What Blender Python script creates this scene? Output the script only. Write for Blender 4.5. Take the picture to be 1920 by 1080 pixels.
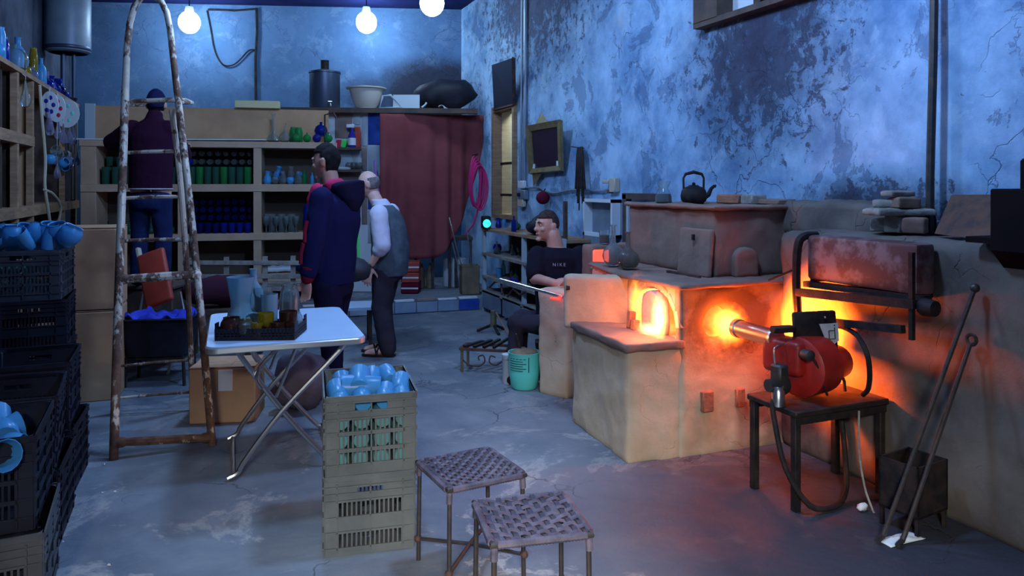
import bpy, bmesh, math, random
from mathutils import Vector, Matrix, noise
R = math.radians
random.seed(11)
S = bpy.context.scene
COL = S.collection
for o in list(bpy.data.objects): bpy.data.objects.remove(o)

# ---------------------------------------------------------------- camera, world, lights, exposure
# world axes follow the room: x across (towards the right wall), y along the right wall, z up
YAW = math.atan2(570, 1400); CU, SU = math.cos(YAW), math.sin(YAW); CAM = -YAW
cam = bpy.data.cameras.new('camera'); co = bpy.data.objects.new('camera', cam); COL.objects.link(co)
co.location = (0, 0, 1.5); co.rotation_euler = (R(90), 0, -YAW)
cam.sensor_width = 36; cam.lens = 36*1400/1920; cam.shift_y = -193/1920; cam.clip_end = 60
S.camera = co
S.view_settings.view_transform = 'Standard'; S.view_settings.look = 'None'
S.view_settings.gamma = 1; S.view_settings.use_curve_mapping = False; S.view_settings.exposure = 0.24
S.cycles.use_denoising = True; S.cycles.max_bounces = 8; S.cycles.diffuse_bounces = 3
S.cycles.transmission_bounces = 6; S.cycles.transparent_max_bounces = 10; S.cycles.volume_bounces = 0
S.cycles.sample_clamp_indirect = 4; S.cycles.caustics_reflective = False; S.cycles.caustics_refractive = False
w = bpy.data.worlds.new('World'); S.world = w; w.use_nodes = True
w.node_tree.nodes['Background'].inputs[0].default_value = (0.25, 0.45, 1.0, 1)
w.node_tree.nodes['Background'].inputs[1].default_value = 0.6

def light(name, kind, loc, energy, color, size=.1, size_y=None, target=None):
    l = bpy.data.lights.new(name, kind); l.energy = energy; l.color = color
    if kind == 'AREA':
        l.size = size
        if size_y: l.shape = 'RECTANGLE'; l.size_y = size_y
    else: l.shadow_soft_size = size
    o = bpy.data.objects.new(name, l); COL.objects.link(o); o.location = loc
    if target: o.rotation_euler = (Vector(target)-Vector(loc)).to_track_quat('-Z', 'Y').to_euler()
    return o
light('door_daylight', 'AREA', (-2.0, -4.2, 3.9), 1350, (1.0, .98, .93), 3.0, 1.0, (1.7, 3.4, .35))
light('room_lamp_light', 'POINT', (1.6, 2.9, 3.4), 185, (.36, .58, 1.0), .16)
light('room_lamp_light', 'POINT', (.7, 5.4, 3.5), 170, (.36, .58, 1.0), .16)
light('flame_light', 'AREA', (2.78, 3.31, .735), 74, (1.0, .12, .009), .10, .10, (3.3, 3.04, .68)).data.spread = R(108)
light('flame_light', 'POINT', (2.66, 3.375, .735), 9, (1.0, .12, .010), .04)
light('hearth_light', 'POINT', (2.52, 3.86, .80), 5, (1.0, .24, .07), .05)
light('hearth_light', 'POINT', (2.22, 3.56, .80), 7, (1.0, .27, .10), .05)

def C2W(x, d, z): return Vector((CU*x+SU*d, -SU*x+CU*d, z))
def A(px, py, d): return C2W((px-960)/1400*d, d, 1.5+(347-py)/1400*d)
def Fl(px, py, z=0): return A(px, py, (1.5-z)*1400/(py-347))

# ---------------------------------------------------------------- mesh helpers
class MB:
    def __init__(s): s.v = []; s.f = []
    def add(s, vs, fs, M=None):
        b = len(s.v); s.v += [(M @ Vector(p)) if M else Vector(p) for p in vs]; s.f += [[i+b for i in f] for f in fs]; return s
    def box(s, c, sz, rot=None, M=None):
        x, y, z = [q/2 for q in sz]
        vs = [Vector(p) for p in ((-x,-y,-z),(x,-y,-z),(x,y,-z),(-x,y,-z),(-x,-y,z),(x,-y,z),(x,y,z),(-x,y,z))]
        if rot:
            m = Matrix.Rotation(rot[2], 3, 'Z') @ Matrix.Rotation(rot[1], 3, 'Y') @ Matrix.Rotation(rot[0], 3, 'X'); vs = [m @ p for p in vs]
        return s.add([p+Vector(c) for p in vs], [(0,3,2,1),(4,5,6,7),(0,1,5,4),(1,2,6,5),(2,3,7,6),(3,0,4,7)], M)
    def bb(s, a, b): return s.box([(p+q)/2 for p, q in zip(a, b)], [abs(q-p) for p, q in zip(a, b)])
    def bar(s, p0, p1, w, h):
        p0, p1 = Vector(p0), Vector(p1); d = p1-p0; L = d.length; q = d.to_track_quat('X', 'Z').to_matrix()
        vs = [(a, b, c) for a in (0, L) for b in (-w/2, w/2) for c in (-h/2, h/2)]
        return s.add([p0+q @ Vector(p) for p in vs], [(0,1,3,2),(4,6,7,5),(0,4,5,1),(2,3,7,6),(0,2,6,4),(1,5,7,3)])
    def tube(s, pts, r, n=8, closed=False, sq=None):
        P = [Vector(p) for p in pts]
        if 5 <= len(P) <= 14 and not closed and isinstance(r, (int, float)):      # round the bends of hoses and bent tubes
            Q = [P[0]*2-P[1]]+P+[P[-1]*2-P[-2]]; P = [(b*2+(c-a)*t+(a*2-b*5+c*4-d)*t*t+(b*3-a-c*3+d)*t**3)*.5 for a, b, c, d in zip(Q, Q[1:], Q[2:], Q[3:]) for t in (0, .25, .5, .75)]+[P[-1]]
        k = len(P); rr = r if isinstance(r, (list, tuple)) else [r]*k
        up = None; rings = []
        for i in range(k):
            t = (P[(i+1) % k]-P[i-1]) if closed else (P[min(i+1, k-1)]-P[max(i-1, 0)])
            t = t.normalized() if t.length > 1e-9 else Vector((0,0,1))
            if up is None: up = Vector((0,0,1)) if abs(t.z) < .9 else Vector((0,1,0))
            a = up-t*up.dot(t)
            a = a.normalized() if a.length > 1e-6 else t.orthogonal().normalized()
            up = a; b = t.cross(a)
            rings.append([P[i]+(a*math.cos(2*math.pi*j/n)+b*math.sin(2*math.pi*j/n)*(sq or 1))*rr[i] for j in range(n)])
        vs = [p for q in rings for p in q]; fs = []
        for i in range(k if closed else k-1):
            a, b = i*n, ((i+1) % k)*n
            fs += [(a+j, a+(j+1) % n, b+(j+1) % n, b+j) for j in range(n)]
        if not closed: fs += [tuple(range(n))[::-1], tuple(range((k-1)*n, k*n))]
        return s.add(vs, fs)
    def lathe(s, prof, n=14, c=(0,0,0), M=None, a0=0, sy=1):
        c = Vector(c); vs = [c+Vector((r*math.cos(a0+2*math.pi*j/n), sy*r*math.sin(a0+2*math.pi*j/n), z)) for r, z in prof for j in range(n)]
        fs = [(i*n+j, i*n+(j+1) % n, (i+1)*n+(j+1) % n, (i+1)*n+j) for i in range(len(prof)-1) for j in range(n)]
        fs += [tuple(range(n))[::-1], tuple(range((len(prof)-1)*n, len(prof)*n))]
        return s.add(vs, fs, M)
    def prism(s, poly, z0, z1, M=None):
        n = len(poly); vs = [(x, y, z0) for x, y in poly]+[(x, y, z1) for x, y in poly]
        fs = [tuple(range(n))[::-1], tuple(range(n, 2*n))]+[(i, (i+1) % n, n+(i+1) % n, n+i) for i in range(n)]
        return s.add(vs, fs, M)
    def loft(s, rings, M=None):
        n = len(rings[0]); vs = [p for q in rings for p in q]
        fs = [(i*n+j, i*n+(j+1) % n, (i+1)*n+(j+1) % n, (i+1)*n+j) for i in range(len(rings)-1) for j in range(n)]
        fs += [tuple(range(n))[::-1], tuple(range((len(rings)-1)*n, len(rings)*n))]
        return s.add(vs, fs, M)
    def ball(s, c, r, n=12, m=8, M=None):
        r = r if isinstance(r, (list, tuple)) else (r, r, r); c = Vector(c)
        rings = [[c+Vector((r[0]*math.sin(t)*math.cos(2*math.pi*j/n), r[1]*math.sin(t)*math.sin(2*math.pi*j/n), -r[2]*math.cos(t))) for j in range(n)]
                 for t in [max(.06, min(math.pi-.06, math.pi*i/m)) for i in range(m+1)]]
        return s.loft(rings, M)
    def grid(s, fn, nu, nv):
        vs = [fn(i/nu, j/nv) for i in range(nu+1) for j in range(nv+1)]
        return s.add(vs, [(i*(nv+1)+j, (i+1)*(nv+1)+j, (i+1)*(nv+1)+j+1, i*(nv+1)+j+1) for i in range(nu) for j in range(nv)])
    def build(s, name, m, parent=None, bevel=0, seg=1, smooth=40, loc=None, rotz=0):
        me = bpy.data.meshes.new(name); me.from_pydata([tuple(p) for p in s.v], [], s.f)
        bm = bmesh.new(); bm.from_mesh(me); bmesh.ops.recalc_face_normals(bm, faces=bm.faces)
        if bevel:
            ed = [e for e in bm.edges if len(e.link_faces) == 2 and e.calc_face_angle(0) > R(50)]
            bmesh.ops.bevel(bm, geom=ed, offset=bevel, segments=seg, profile=.5, affect='EDGES', clamp_overlap=True)
        bm.to_mesh(me); bm.free()
        if smooth: me.shade_smooth(); me.set_sharp_from_angle(angle=R(smooth))
        o = bpy.data.objects.new(name, me); COL.objects.link(o)
        if m: me.materials.append(m)
        if parent: o.parent = parent
        if loc is not None: o.location = loc
        if rotz: o.rotation_euler = (0, 0, rotz)
        return o

def tag(o, label=None, cat=None, group=None, kind=None):
    if label: o['label'] = label
    if cat: o['category'] = cat
    if group: o['group'] = group
    if kind: o['kind'] = kind
    return o
def thing(name, label, cat, loc=(0,0,0), rotz=0, group=None):
    o = bpy.data.objects.new(name, None); COL.objects.link(o); o.location = loc; o.rotation_euler = (0, 0, rotz); o.empty_display_size = .1
    return tag(o, label, cat, group)
def copy_tree(o, parent=None):
    c = o.copy(); COL.objects.link(c)
    if parent: c.parent = parent
    for ch in list(o.children): copy_tree(ch, c)
    return c
def put(proto, label, loc, rot=0, group=None, scale=None, mats=None):
    'a copy of a thing with its parts, set down somewhere'
    c = copy_tree(proto); c.location = loc
    c.rotation_euler = rot if isinstance(rot, tuple) else (0, 0, rot)
    if scale: c.scale = scale if isinstance(scale, tuple) else (scale,)*3
    c['label'] = label
    if group: c['group'] = group
    elif 'group' in c: del c['group']
    if mats:
        for q in [c]+list(c.children_recursive):
            if q.type == 'MESH' and q.material_slots: q.material_slots[0].link = 'OBJECT'; q.material_slots[0].material = mats
    return c
def bake(o, mods):
    for t, kw in mods:
        m = o.modifiers.new(t.lower(), t)
        for k, q in kw.items(): setattr(m, k, q)
    bpy.context.view_layer.update()
    dg = bpy.context.evaluated_depsgraph_get()
    me = bpy.data.meshes.new_from_object(o.evaluated_get(dg)); old = o.data; nm = old.name
    o.modifiers.clear(); o.data = me; bpy.data.meshes.remove(old); me.name = nm
    return o
def rough_up(o, amp, sc, smooth=True):
    me = o.data; vs = [q.co.copy() for q in me.vertices]; ns = [q.normal.copy() for q in me.vertices]
    for q, c, n in zip(me.vertices, vs, ns):
        q.co = c+n*(noise.noise(c*sc)*amp+noise.noise(c*sc*3.1)*amp*.4)
    if smooth: me.shade_smooth()
    return o
def mud(mb, name, m, parent=None, vox=.028, amp=.012, sc=5, it=3):
    o = mb.build(name, m, parent, smooth=0)
    bake(o, [('REMESH', dict(mode='VOXEL', voxel_size=vox)), ('SMOOTH', dict(iterations=it, factor=.5))])
    return rough_up(o, amp, sc)

# ---------------------------------------------------------------- materials
MATS = {}
def nt(name):
    m = bpy.data.materials.new(name); m.use_nodes = True; n = m.node_tree; MATS[name] = m
    return m, n, n.nodes, n.links, n.nodes['Principled BSDF']
def noise_node(N, L, co, scale, detail=6, rough=.6, dist=0):
    t = N.new('ShaderNodeTexNoise'); t.inputs['Scale'].default_value = scale; t.inputs['Detail'].default_value = detail
    t.inputs['Roughness'].default_value = rough; t.inputs['Distortion'].default_value = dist; L.new(co, t.inputs['Vector']); return t.outputs['Fac']
def ramp(N, L, fac, stops):
    r = N.new('ShaderNodeValToRGB'); L.new(fac, r.inputs[0]); e = r.color_ramp.elements
    while len(e) < len(stops): e.new(.5)
    for q, (p, c) in zip(e, stops):
        q.position = p; q.color = (c, c, c, 1) if isinstance(c, (int, float)) else (*c, 1)
    return r.outputs[0]
def mix(N, L, fac, a, b, mode='MIX'):
    m = N.new('ShaderNodeMix'); m.data_type = 'RGBA'; m.blend_type = mode
    for s, q in ((0, fac), (6, a), (7, b)):
        if isinstance(q, (int, float)): m.inputs[s].default_value = q if s == 0 else (q, q, q, 1)
        elif isinstance(q, tuple): m.inputs[s].default_value = (*q, 1)
        else: L.new(q, m.inputs[s])
    return m.outputs[2]
def math_n(N, L, op, a, b=None, clamp=False):
    m = N.new('ShaderNodeMath'); m.operation = op; m.use_clamp = clamp
    for i, q in enumerate((a, b)):
        if q is None: continue
        if isinstance(q, (int, float)): m.inputs[i].default_value = q
        else: L.new(q, m.inputs[i])
    return m.outputs[0]
def bump(N, L, B, h, strength, dist=.02):
    b = N.new('ShaderNodeBump'); b.inputs['Strength'].default_value = strength; b.inputs['Distance'].default_value = dist
    L.new(h, b.inputs['Height']); L.new(b.outputs[0], B.inputs['Normal'])
def mat(name, c, rough=.7, metal=0, c2=None, scale=6, lo=.4, hi=.62, bmp=0, bscale=40, trans=0, emit=0, stretch=None, ior=1.45, spec=None):
    m, n, N, L, B = nt(name)
    B.inputs['Base Color'].default_value = (*c, 1); B.inputs['Roughness'].default_value = rough; B.inputs['Metallic'].default_value = metal
    B.inputs['Transmission Weight'].default_value = trans; B.inputs['IOR'].default_value = ior
    if spec is None and rough >= .84 and not trans: spec = .1
    if spec is not None: B.inputs['Specular IOR Level'].default_value = spec
    if emit: B.inputs['Emission Color'].default_value = (*c, 1); B.inputs['Emission Strength'].default_value = emit
    if c2 or bmp:
        t = N.new('ShaderNodeTexCoord'); cc = t.outputs['Object']
        if stretch:
            mp = N.new('ShaderNodeMapping'); mp.inputs['Scale'].default_value = stretch; L.new(cc, mp.inputs[0]); cc = mp.outputs[0]
        if c2: L.new(ramp(N, L, noise_node(N, L, cc, scale), [(lo, c), (hi, c2)]), B.inputs['Base Color'])
        if bmp: bump(N, L, B, noise_node(N, L, cc, bscale), bmp)
    return m
def pos_xyz(N, L):
    t = N.new('ShaderNodeTexCoord'); s = N.new('ShaderNodeSeparateXYZ'); L.new(t.outputs['Object'], s.inputs[0]); return t.outputs['Object'], s.outputs
def blob_mask(N, L, a, ca, ra, b, cb, rb):
    'soft 1..0 patch centred on (ca, cb)'
    p = math_n(N, L, 'POWER', math_n(N, L, 'ABSOLUTE', math_n(N, L, 'DIVIDE', math_n(N, L, 'SUBTRACT', a, ca), ra)), 2)
    q = math_n(N, L, 'POWER', math_n(N, L, 'ABSOLUTE', math_n(N, L, 'DIVIDE', math_n(N, L, 'SUBTRACT', b, cb), rb)), 2)
    return math_n(N, L, 'SUBTRACT', 1, math_n(N, L, 'SQRT', math_n(N, L, 'ADD', p, q)), clamp=True)
def cracks(N, L, cc, scale, width, dist=.12, thresh=(.5, .6), mscale=.7):
    'sparse thin crack lines, 1 on the crack'
    nz = N.new('ShaderNodeTexNoise'); nz.inputs['Scale'].default_value = 3; nz.inputs['Detail'].default_value = 5; L.new(cc, nz.inputs['Vector'])
    md = N.new('ShaderNodeVectorMath'); md.operation = 'MULTIPLY_ADD'; L.new(nz.outputs['Color'], md.inputs[0]); md.inputs[1].default_value = (dist*4,)*3; L.new(cc, md.inputs[2])
    v = N.new('ShaderNodeTexVoronoi'); v.feature = 'DISTANCE_TO_EDGE'; v.inputs['Randomness'].default_value = 1; v.inputs['Scale'].default_value = scale; L.new(md.outputs[0], v.inputs['Vector'])
    line = ramp(N, L, v.outputs['Distance'], [(0, 1), (width, 0)])
    return math_n(N, L, 'MULTIPLY', line, ramp(N, L, noise_node(N, L, cc, mscale, 3), [(thresh[0], 0), (thresh[1], 1)]))

def plaster(name, soot, base=((.12,.25,.45), (.40,.62,.86)), speck=1.0, crk=.6):
    m, n, N, L, B = nt(name); cc, xyz = pos_xyz(N, L)
    col = ramp(N, L, noise_node(N, L, cc, 1.6, 8, .65), [(.35, base[0]), (.62, base[1])])
    # older paint layers that show where the lime has peeled off
    peel = ramp(N, L, noise_node(N, L, cc, 2.3, 10, .72, .4), [(.565, 0), (.585, 1)])
    lime = ramp(N, L, noise_node(N, L, cc, 3.4, 10, .7, .3), [(.54, 0), (.60, 1)])
    col = mix(N, L, math_n(N, L, 'MULTIPLY', lime, .30*speck), col, (.55, .72, .88))
    col = mix(N, L, math_n(N, L, 'MULTIPLY', peel, .55), col, (.10, .17, .30))
    pit = ramp(N, L, noise_node(N, L, cc, 38, 6, .7), [(.66, 0), (.72, 1)])
    col = mix(N, L, math_n(N, L, 'MULTIPLY', math_n(N, L, 'MULTIPLY', pit, ramp(N, L, noise_node(N, L, cc, 1.9, 4), [(.42, 0), (.6, 1)])), .75*speck), col, (.04, .06, .13))
    dark = None
    for (ay, cy, ry, az, cz, rz, amt) in soot:
        b = math_n(N, L, 'MULTIPLY', blob_mask(N, L, xyz[ay], cy, ry, xyz[az], cz, rz), amt)
        dark = b if dark is None else math_n(N, L, 'MAXIMUM', dark, b)
    nz = noise_node(N, L, cc, 9, 10, .75, .3)
    if dark is not None:
        sm = math_n(N, L, 'MULTIPLY', dark, ramp(N, L, noise_node(N, L, cc, 4, 10, .8, .3), [(.25, .3), (.62, 1.25)]), clamp=True)
        col = mix(N, L, sm, col, (.035, .04, .06))
        spm = math_n(N, L, 'ADD', math_n(N, L, 'MULTIPLY', dark, .26), .0)
    else: spm = 0.0
    sp = ramp(N, L, math_n(N, L, 'ADD', nz, spm), [(.655, 0), (.69, 1)])
    col = mix(N, L, math_n(N, L, 'MULTIPLY', sp, .8*speck), col, (.05, .055, .09))
    rust = ramp(N, L, noise_node(N, L, cc, 1.1, 6, .6), [(.66, 0), (.76, 1)])
    col = mix(N, L, math_n(N, L, 'MULTIPLY', rust, .5), col, (.34, .28, .20))
    ck = cracks(N, L, cc, 2.3, .013, .16, (.52, .62), .9)
    col = mix(N, L, math_n(N, L, 'MULTIPLY', ck, crk), col, (.05, .06, .09))
    L.new(col, B.inputs['Base Color']); B.inputs['Roughness'].default_value = .92; B.inputs['Specular IOR Level'].default_value = .15
    h = math_n(N, L, 'SUBTRACT', math_n(N, L, 'ADD', math_n(N, L, 'MULTIPLY', peel, -.35), math_n(N, L, 'MULTIPLY', nz, .5)), math_n(N, L, 'ADD', ck, math_n(N, L, 'MULTIPLY', sp, .25)))
    bump(N, L, B, h, .55, .02)
    return m
M_RWALL = plaster('plaster_right', [(1, 4.05, 1.15, 2, 2.45, 1.2, 1.1), (1, 7.8, 2.6, 2, 3.9, 1.75, 1.15), (1, 3.1, .9, 2, 1.28, .36, 1.5), (1, 9.9, .9, 2, 2.6, 1.0, .6)])
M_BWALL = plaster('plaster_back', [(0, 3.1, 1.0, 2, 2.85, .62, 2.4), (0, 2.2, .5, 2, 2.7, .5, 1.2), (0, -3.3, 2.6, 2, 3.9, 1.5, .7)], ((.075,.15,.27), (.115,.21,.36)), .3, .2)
M_LWALL = mat('plaster_left', (.10, .12, .16), .95, c2=(.05, .055, .08), scale=2)
M_CEIL = mat('sooty_ceiling', (.012, .016, .07), .95, c2=(.02, .026, .11), scale=1.5)

def floor_mat():
    m, n, N, L, B = nt('worn_concrete'); cc, xyz = pos_xyz(N, L)
    col = ramp(N, L, noise_node(N, L, cc, .9, 9, .62, .3), [(.36, (.095, .125, .165)), (.6, (.21, .245, .275))])
    pat = ramp(N, L, noise_node(N, L, cc, 1.3, 10, .66, .5), [(.57, 0), (.60, 1)])
    edge = ramp(N, L, noise_node(N, L, cc, 1.3, 10, .66, .5), [(.54, 0), (.575, 1), (.60, 0)])
    col = mix(N, L, math_n(N, L, 'MULTIPLY', pat, .35), col, (.30, .34, .37))
    near = ramp(N, L, math_n(N, L, 'MULTIPLY', xyz[1], .2), [(.35, 1), (.95, .25)])
    col = mix(N, L, math_n(N, L, 'MULTIPLY', edge, math_n(N, L, 'MULTIPLY', near, .8)), col, (.62, .60, .54))
    floor_shade = blob_mask(N, L, xyz[0], 2.75, 1.75, xyz[1], 2.2, 1.9)  # shade painted into the floor colour where the door jamb keeps daylight off
    col = mix(N, L, math_n(N, L, 'MULTIPLY', floor_shade, 2.0, True), col, (.032, .036, .052))
    st = ramp(N, L, noise_node(N, L, cc, 2.2, 8, .7), [(.60, 0), (.72, 1)])
    col = mix(N, L, math_n(N, L, 'MULTIPLY', st, .6), col, (.10, .10, .10))
    ck = cracks(N, L, cc, 1.1, .007, .13, (.47, .56), .6)
    col = mix(N, L, ck, col, (.045, .045, .05))
    L.new(col, B.inputs['Base Color'])
    L.new(ramp(N, L, noise_node(N, L, cc, 2.4, 6), [(.35, .5), (.65, .85)]), B.inputs['Roughness']); B.inputs['Specular IOR Level'].default_value = .35
    h = math_n(N, L, 'SUBTRACT', math_n(N, L, 'ADD', math_n(N, L, 'MULTIPLY', pat, .5), noise_node(N, L, cc, 7, 8, .6)), ck)
    bump(N, L, B, h, .5, .02)
    return m
M_FLOOR = floor_mat()

def mud_mat(name, a, b, ckw=.007, stain=(.12,.09,.07), amt=.5, ckscale=3.4):
    m, n, N, L, B = nt(name); cc, xyz = pos_xyz(N, L)
    col = ramp(N, L, noise_node(N, L, cc, 3, 8, .6), [(.36, a), (.62, b)])
    st = ramp(N, L, noise_node(N, L, cc, 1.7, 8, .7, .3), [(.58, 0), (.74, 1)])
    col = mix(N, L, math_n(N, L, 'MULTIPLY', st, amt), col, stain)
    ck = cracks(N, L, cc, ckscale, ckw, .11, (.52, .60), 1.4)
    col = mix(N, L, math_n(N, L, 'MULTIPLY', ck, .8), col, (.06, .045, .035))
    L.new(col, B.inputs['Base Color']); B.inputs['Roughness'].default_value = .95; B.inputs['Specular IOR Level'].default_value = .12
    bump(N, L, B, math_n(N, L, 'SUBTRACT', math_n(N, L, 'MULTIPLY', noise_node(N, L, cc, 16, 8, .65), .6), ck), .5, .015)
    return m
M_MUD = mud_mat('sandy_clay', (.48, .37, .25), (.62, .50, .36))
def sooty_mud():
    m = M_MUD.copy(); m.name = 'clay_with_burner_soot'; MATS[m.name] = m; n = m.node_tree; N, L = n.nodes, n.links; B = N['Principled BSDF']; cc, xyz = pos_xyz(N, L)
    src = B.inputs['Base Color'].links[0].from_socket
    b = math_n(N, L, 'MULTIPLY', blob_mask(N, L, xyz[0], -.02, .50, xyz[2], .74, .34), math_n(N, L, 'LESS_THAN', xyz[1], -.50))
    b2 = math_n(N, L, 'MULTIPLY', b, ramp(N, L, noise_node(N, L, cc, 5, 8, .7), [(.3, 1.2), (.65, 2.6)]), True)
    L.new(mix(N, L, math_n(N, L, 'MULTIPLY', b2, .92), src, (.07, .045, .04)), B.inputs['Base Color']); return m
M_MUDS = sooty_mud()
M_MUDD = mud_mat('fired_clay', (.19, .125, .10), (.28, .19, .15), stain=(.06,.05,.05), amt=.65)
M_MUDW = mud_mat('clay_render', (.095, .084, .078), (.15, .13, .115), .012, (.035,.033,.036), .8, 3.0)
M_BRICK = mat('burnt_brick', (.38, .17, .10), .9, c2=(.26, .13, .09), scale=14, bmp=.4)
M_STONE = mat('grey_stone', (.22, .21, .19), .9, c2=(.34, .32, .28), scale=12, bmp=.4)
M_SLAB = mat('plug_stone', (.50, .40, .36), .95, c2=(.38, .30, .27), scale=9, bmp=.3)
M_BLACK = mat('black_iron', (.015, .014, .017), .65, .2, c2=(.04, .028, .024), scale=12, bmp=.2, spec=.25)
M_DARK = mat('dark_steel', (.05, .05, .055), .5, .6, c2=(.09, .07, .06), scale=16)
M_STEEL = mat('bright_steel', (.62, .62, .60), .28, 1.0)
M_RUST = mat('rusty_iron', (.16, .08, .055), .75, .5, c2=(.08, .05, .045), scale=14, bmp=.3)
M_RED = mat('red_enamel', (.42, .02, .015), .42, c2=(.25, .015, .012), scale=7)
M_RUSTRED = mat('red_oxide_sheet', (.13, .05, .045), .5, .2, c2=(.24, .15, .15), scale=9, lo=.45, hi=.58)
def ladder_mat():
    m, n, N, L, B = nt('flaking_cream_paint'); cc, xyz = pos_xyz(N, L)
    mp = N.new('ShaderNodeMapping'); mp.inputs['Scale'].default_value = (1, 1, .5); L.new(cc, mp.inputs[0])
    z = ramp(N, L, math_n(N, L, 'DIVIDE', xyz[2], 2.0), [(.05, .17), (.35, .09), (.75, 0)])       # worn to rust towards the foot
    f = math_n(N, L, 'ADD', noise_node(N, L, mp.outputs[0], 26, 8, .7), z)
    f2 = math_n(N, L, 'ADD', noise_node(N, L, mp.outputs[0], 5, 4), math_n(N, L, 'MULTIPLY', math_n(N, L, 'SUBTRACT', f, .5), .8))
    k = ramp(N, L, f2, [(.50, 0), (.56, 1)])
    L.new(mix(N, L, k, ramp(N, L, noise_node(N, L, cc, 9), [(.4, (.66, .60, .46)), (.6, (.50, .46, .38))]), ramp(N, L, noise_node(N, L, cc, 18), [(.4, (.09, .045, .03)), (.6, (.18, .10, .06))])), B.inputs['Base Color'])
    L.new(ramp(N, L, k, [(0, .35), (1, .85)]), B.inputs['Roughness']); bump(N, L, B, k, -.5, .004); return m
M_LADDER = ladder_mat()
M_WOOD = mat('brown_wood', (.26, .15, .085), .8, c2=(.37, .23, .13), scale=5, stretch=(1, 1, 6), bmp=.15)
M_SOOT = mat('sooty_black_iron', (.004, .004, .006), .7, spec=.1)
M_WOODD = mat('dark_wood', (.055, .04, .035), .8, c2=(.10, .065, .05), scale=5)
M_BOARD = mat('cubby_board', (.46, .31, .20), .8, c2=(.52, .36, .24), scale=4)
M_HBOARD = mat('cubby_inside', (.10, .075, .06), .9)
M_CARD = mat('cardboard', (.45, .27, .155), .85, c2=(.52, .33, .19), scale=3)
M_PAPER = mat('white_paper', (.62, .68, .72), .8)
M_WHITE = mat('white_laminate', (.50, .68, .88), .35, c2=(.45, .63, .84), scale=3)
M_ALU = mat('aluminium_edge', (.62, .64, .62), .35, .7)
M_CRATE = mat('grey_green_plastic', (.095, .108, .108), .55, c2=(.135, .148, .145), scale=5, bmp=.1)
M_CRATEB = mat('black_plastic', (.010, .011, .018), .55, c2=(.018, .021, .034), scale=5, spec=.2)
M_CRATEM = mat('charcoal_plastic', (.035, .042, .055), .5, c2=(.05, .058, .072), scale=6, spec=.3)
M_CRATEG = mat('grey_plastic', (.085, .085, .09), .55, c2=(.06, .06, .065), scale=6)
M_STRAP = mat('woven_rubber_strap', (.06, .05, .075), .55, c2=(.14, .12, .16), scale=14)
M_STRAPD = mat('dark_woven_strap', (.028, .024, .042), .6, c2=(.055, .048, .07), scale=14)
M_CURTAIN = mat('maroon_cloth', (.20, .05, .055), .95, c2=(.26, .07, .075), scale=2)
M_TILEB = mat('blue_tile', (.02, .06, .33), .35, c2=(.03, .09, .42), scale=10)
M_TILEW = mat('pale_tile', (.42, .50, .55), .4)
M_TILEG = mat('brown_tile', (.24, .19, .18), .5, c2=(.30, .22, .20), scale=12)
M_TILES = mat('step_tile', (.28, .36, .45), .4, c2=(.20, .28, .42), scale=4)
M_GOLD = mat('gilt_frame', (.30, .24, .11), .5, .3, c2=(.20, .16, .08), scale=12)
M_MIRROR = mat('old_mirror', (.05, .06, .10), .12, .6)
M_TANK = mat('tank_enamel', (.22, .28, .34), .45, .2, c2=(.17, .22, .28), scale=3)
M_TANKD = mat('tin_sheet', (.055, .075, .12), .4, .5)
M_CERAM = mat('stoneware', (.50, .48, .42), .35)
M_PINK = mat('pink_hose', (.55, .02, .16), .5)
M_WINE = mat('wine_cloth', (.12, .01, .03), .9)
M_TIN = mat('brown_tin', (.16, .13, .085), .6, .3, c2=(.26, .20, .12), scale=7)
M_BUCKET = mat('mint_bucket', (.14, .80, .64), .4)
M_PWHITE = mat('white_plastic', (.62, .66, .70), .5)
M_REDP = mat('red_vinyl', (.42, .055, .035), .5, c2=(.34, .045, .03), scale=8)
M_CREAM = mat('cream_plastic', (.50, .45, .34), .5)
M_BLUECLOTH = mat('blue_cloth', (.015, .03, .42), .8, c2=(.03, .06, .55), scale=9)
M_BAG = mat('grey_sack', (.16, .13, .15), .9, c2=(.10, .09, .11), scale=5, bmp=.3, bscale=12)
M_MAROONBAG = mat('dark_maroon_cloth', (.05, .015, .03), .9)
M_GREYBAG = mat('dark_leather', (.03, .032, .04), .6)
def glass(name, c, rough=.05, tr=.9): return mat(name, c, rough, 0, trans=tr, ior=1.3)
G_AQUA = glass('pale_blue_glass', (.10, .46, .90), .3, .45)
G_PALE = glass('frosty_pale_glass', (.42, .74, .92), .15, .6)
G_CLEAR = glass('clear_glass', (.80, .93, .95))
G_TEAL = glass('teal_glass', (.20, .50, .50), .25, .5)
G_BLUE = glass('cobalt_glass', (.02, .05, .60), .12, .75)
G_BLUED = glass('dark_cobalt_glass', (.012, .02, .22), .12, .7)
G_GREEN = glass('green_glass', (.05, .60, .16), .12, .75)
G_DGREEN = glass('bottle_green_glass', (.06, .24, .16), .12, .7)
G_SMOKE = glass('smoky_glass', (.55, .60, .57), .05, .9)
G_AMBER = glass('amber_glass', (.70, .48, .04), .06, .75)
G_BROWN = glass('brown_glass', (.10, .04, .03), .12, .6)
G_LILAC = glass('lilac_glass', (.55, .55, .85), .1, .8)
M_TEA = mat('dark_tea', (.03, .008, .004), .2)
M_WATER = G_CLEAR
M_SKIN = mat('skin', (.62, .34, .25), .5, c2=(.55, .29, .21), scale=9)
M_SKINP = mat('pale_skin', (.72, .44, .36), .5, c2=(.62, .36, .29), scale=9)
M_HAIR = mat('black_hair', (.010, .009, .011), .85, c2=(.022, .02, .022), scale=30)
M_GHAIR = mat('grey_hair', (.12, .10, .10), .75, c2=(.20, .18, .18), scale=40)
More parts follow.
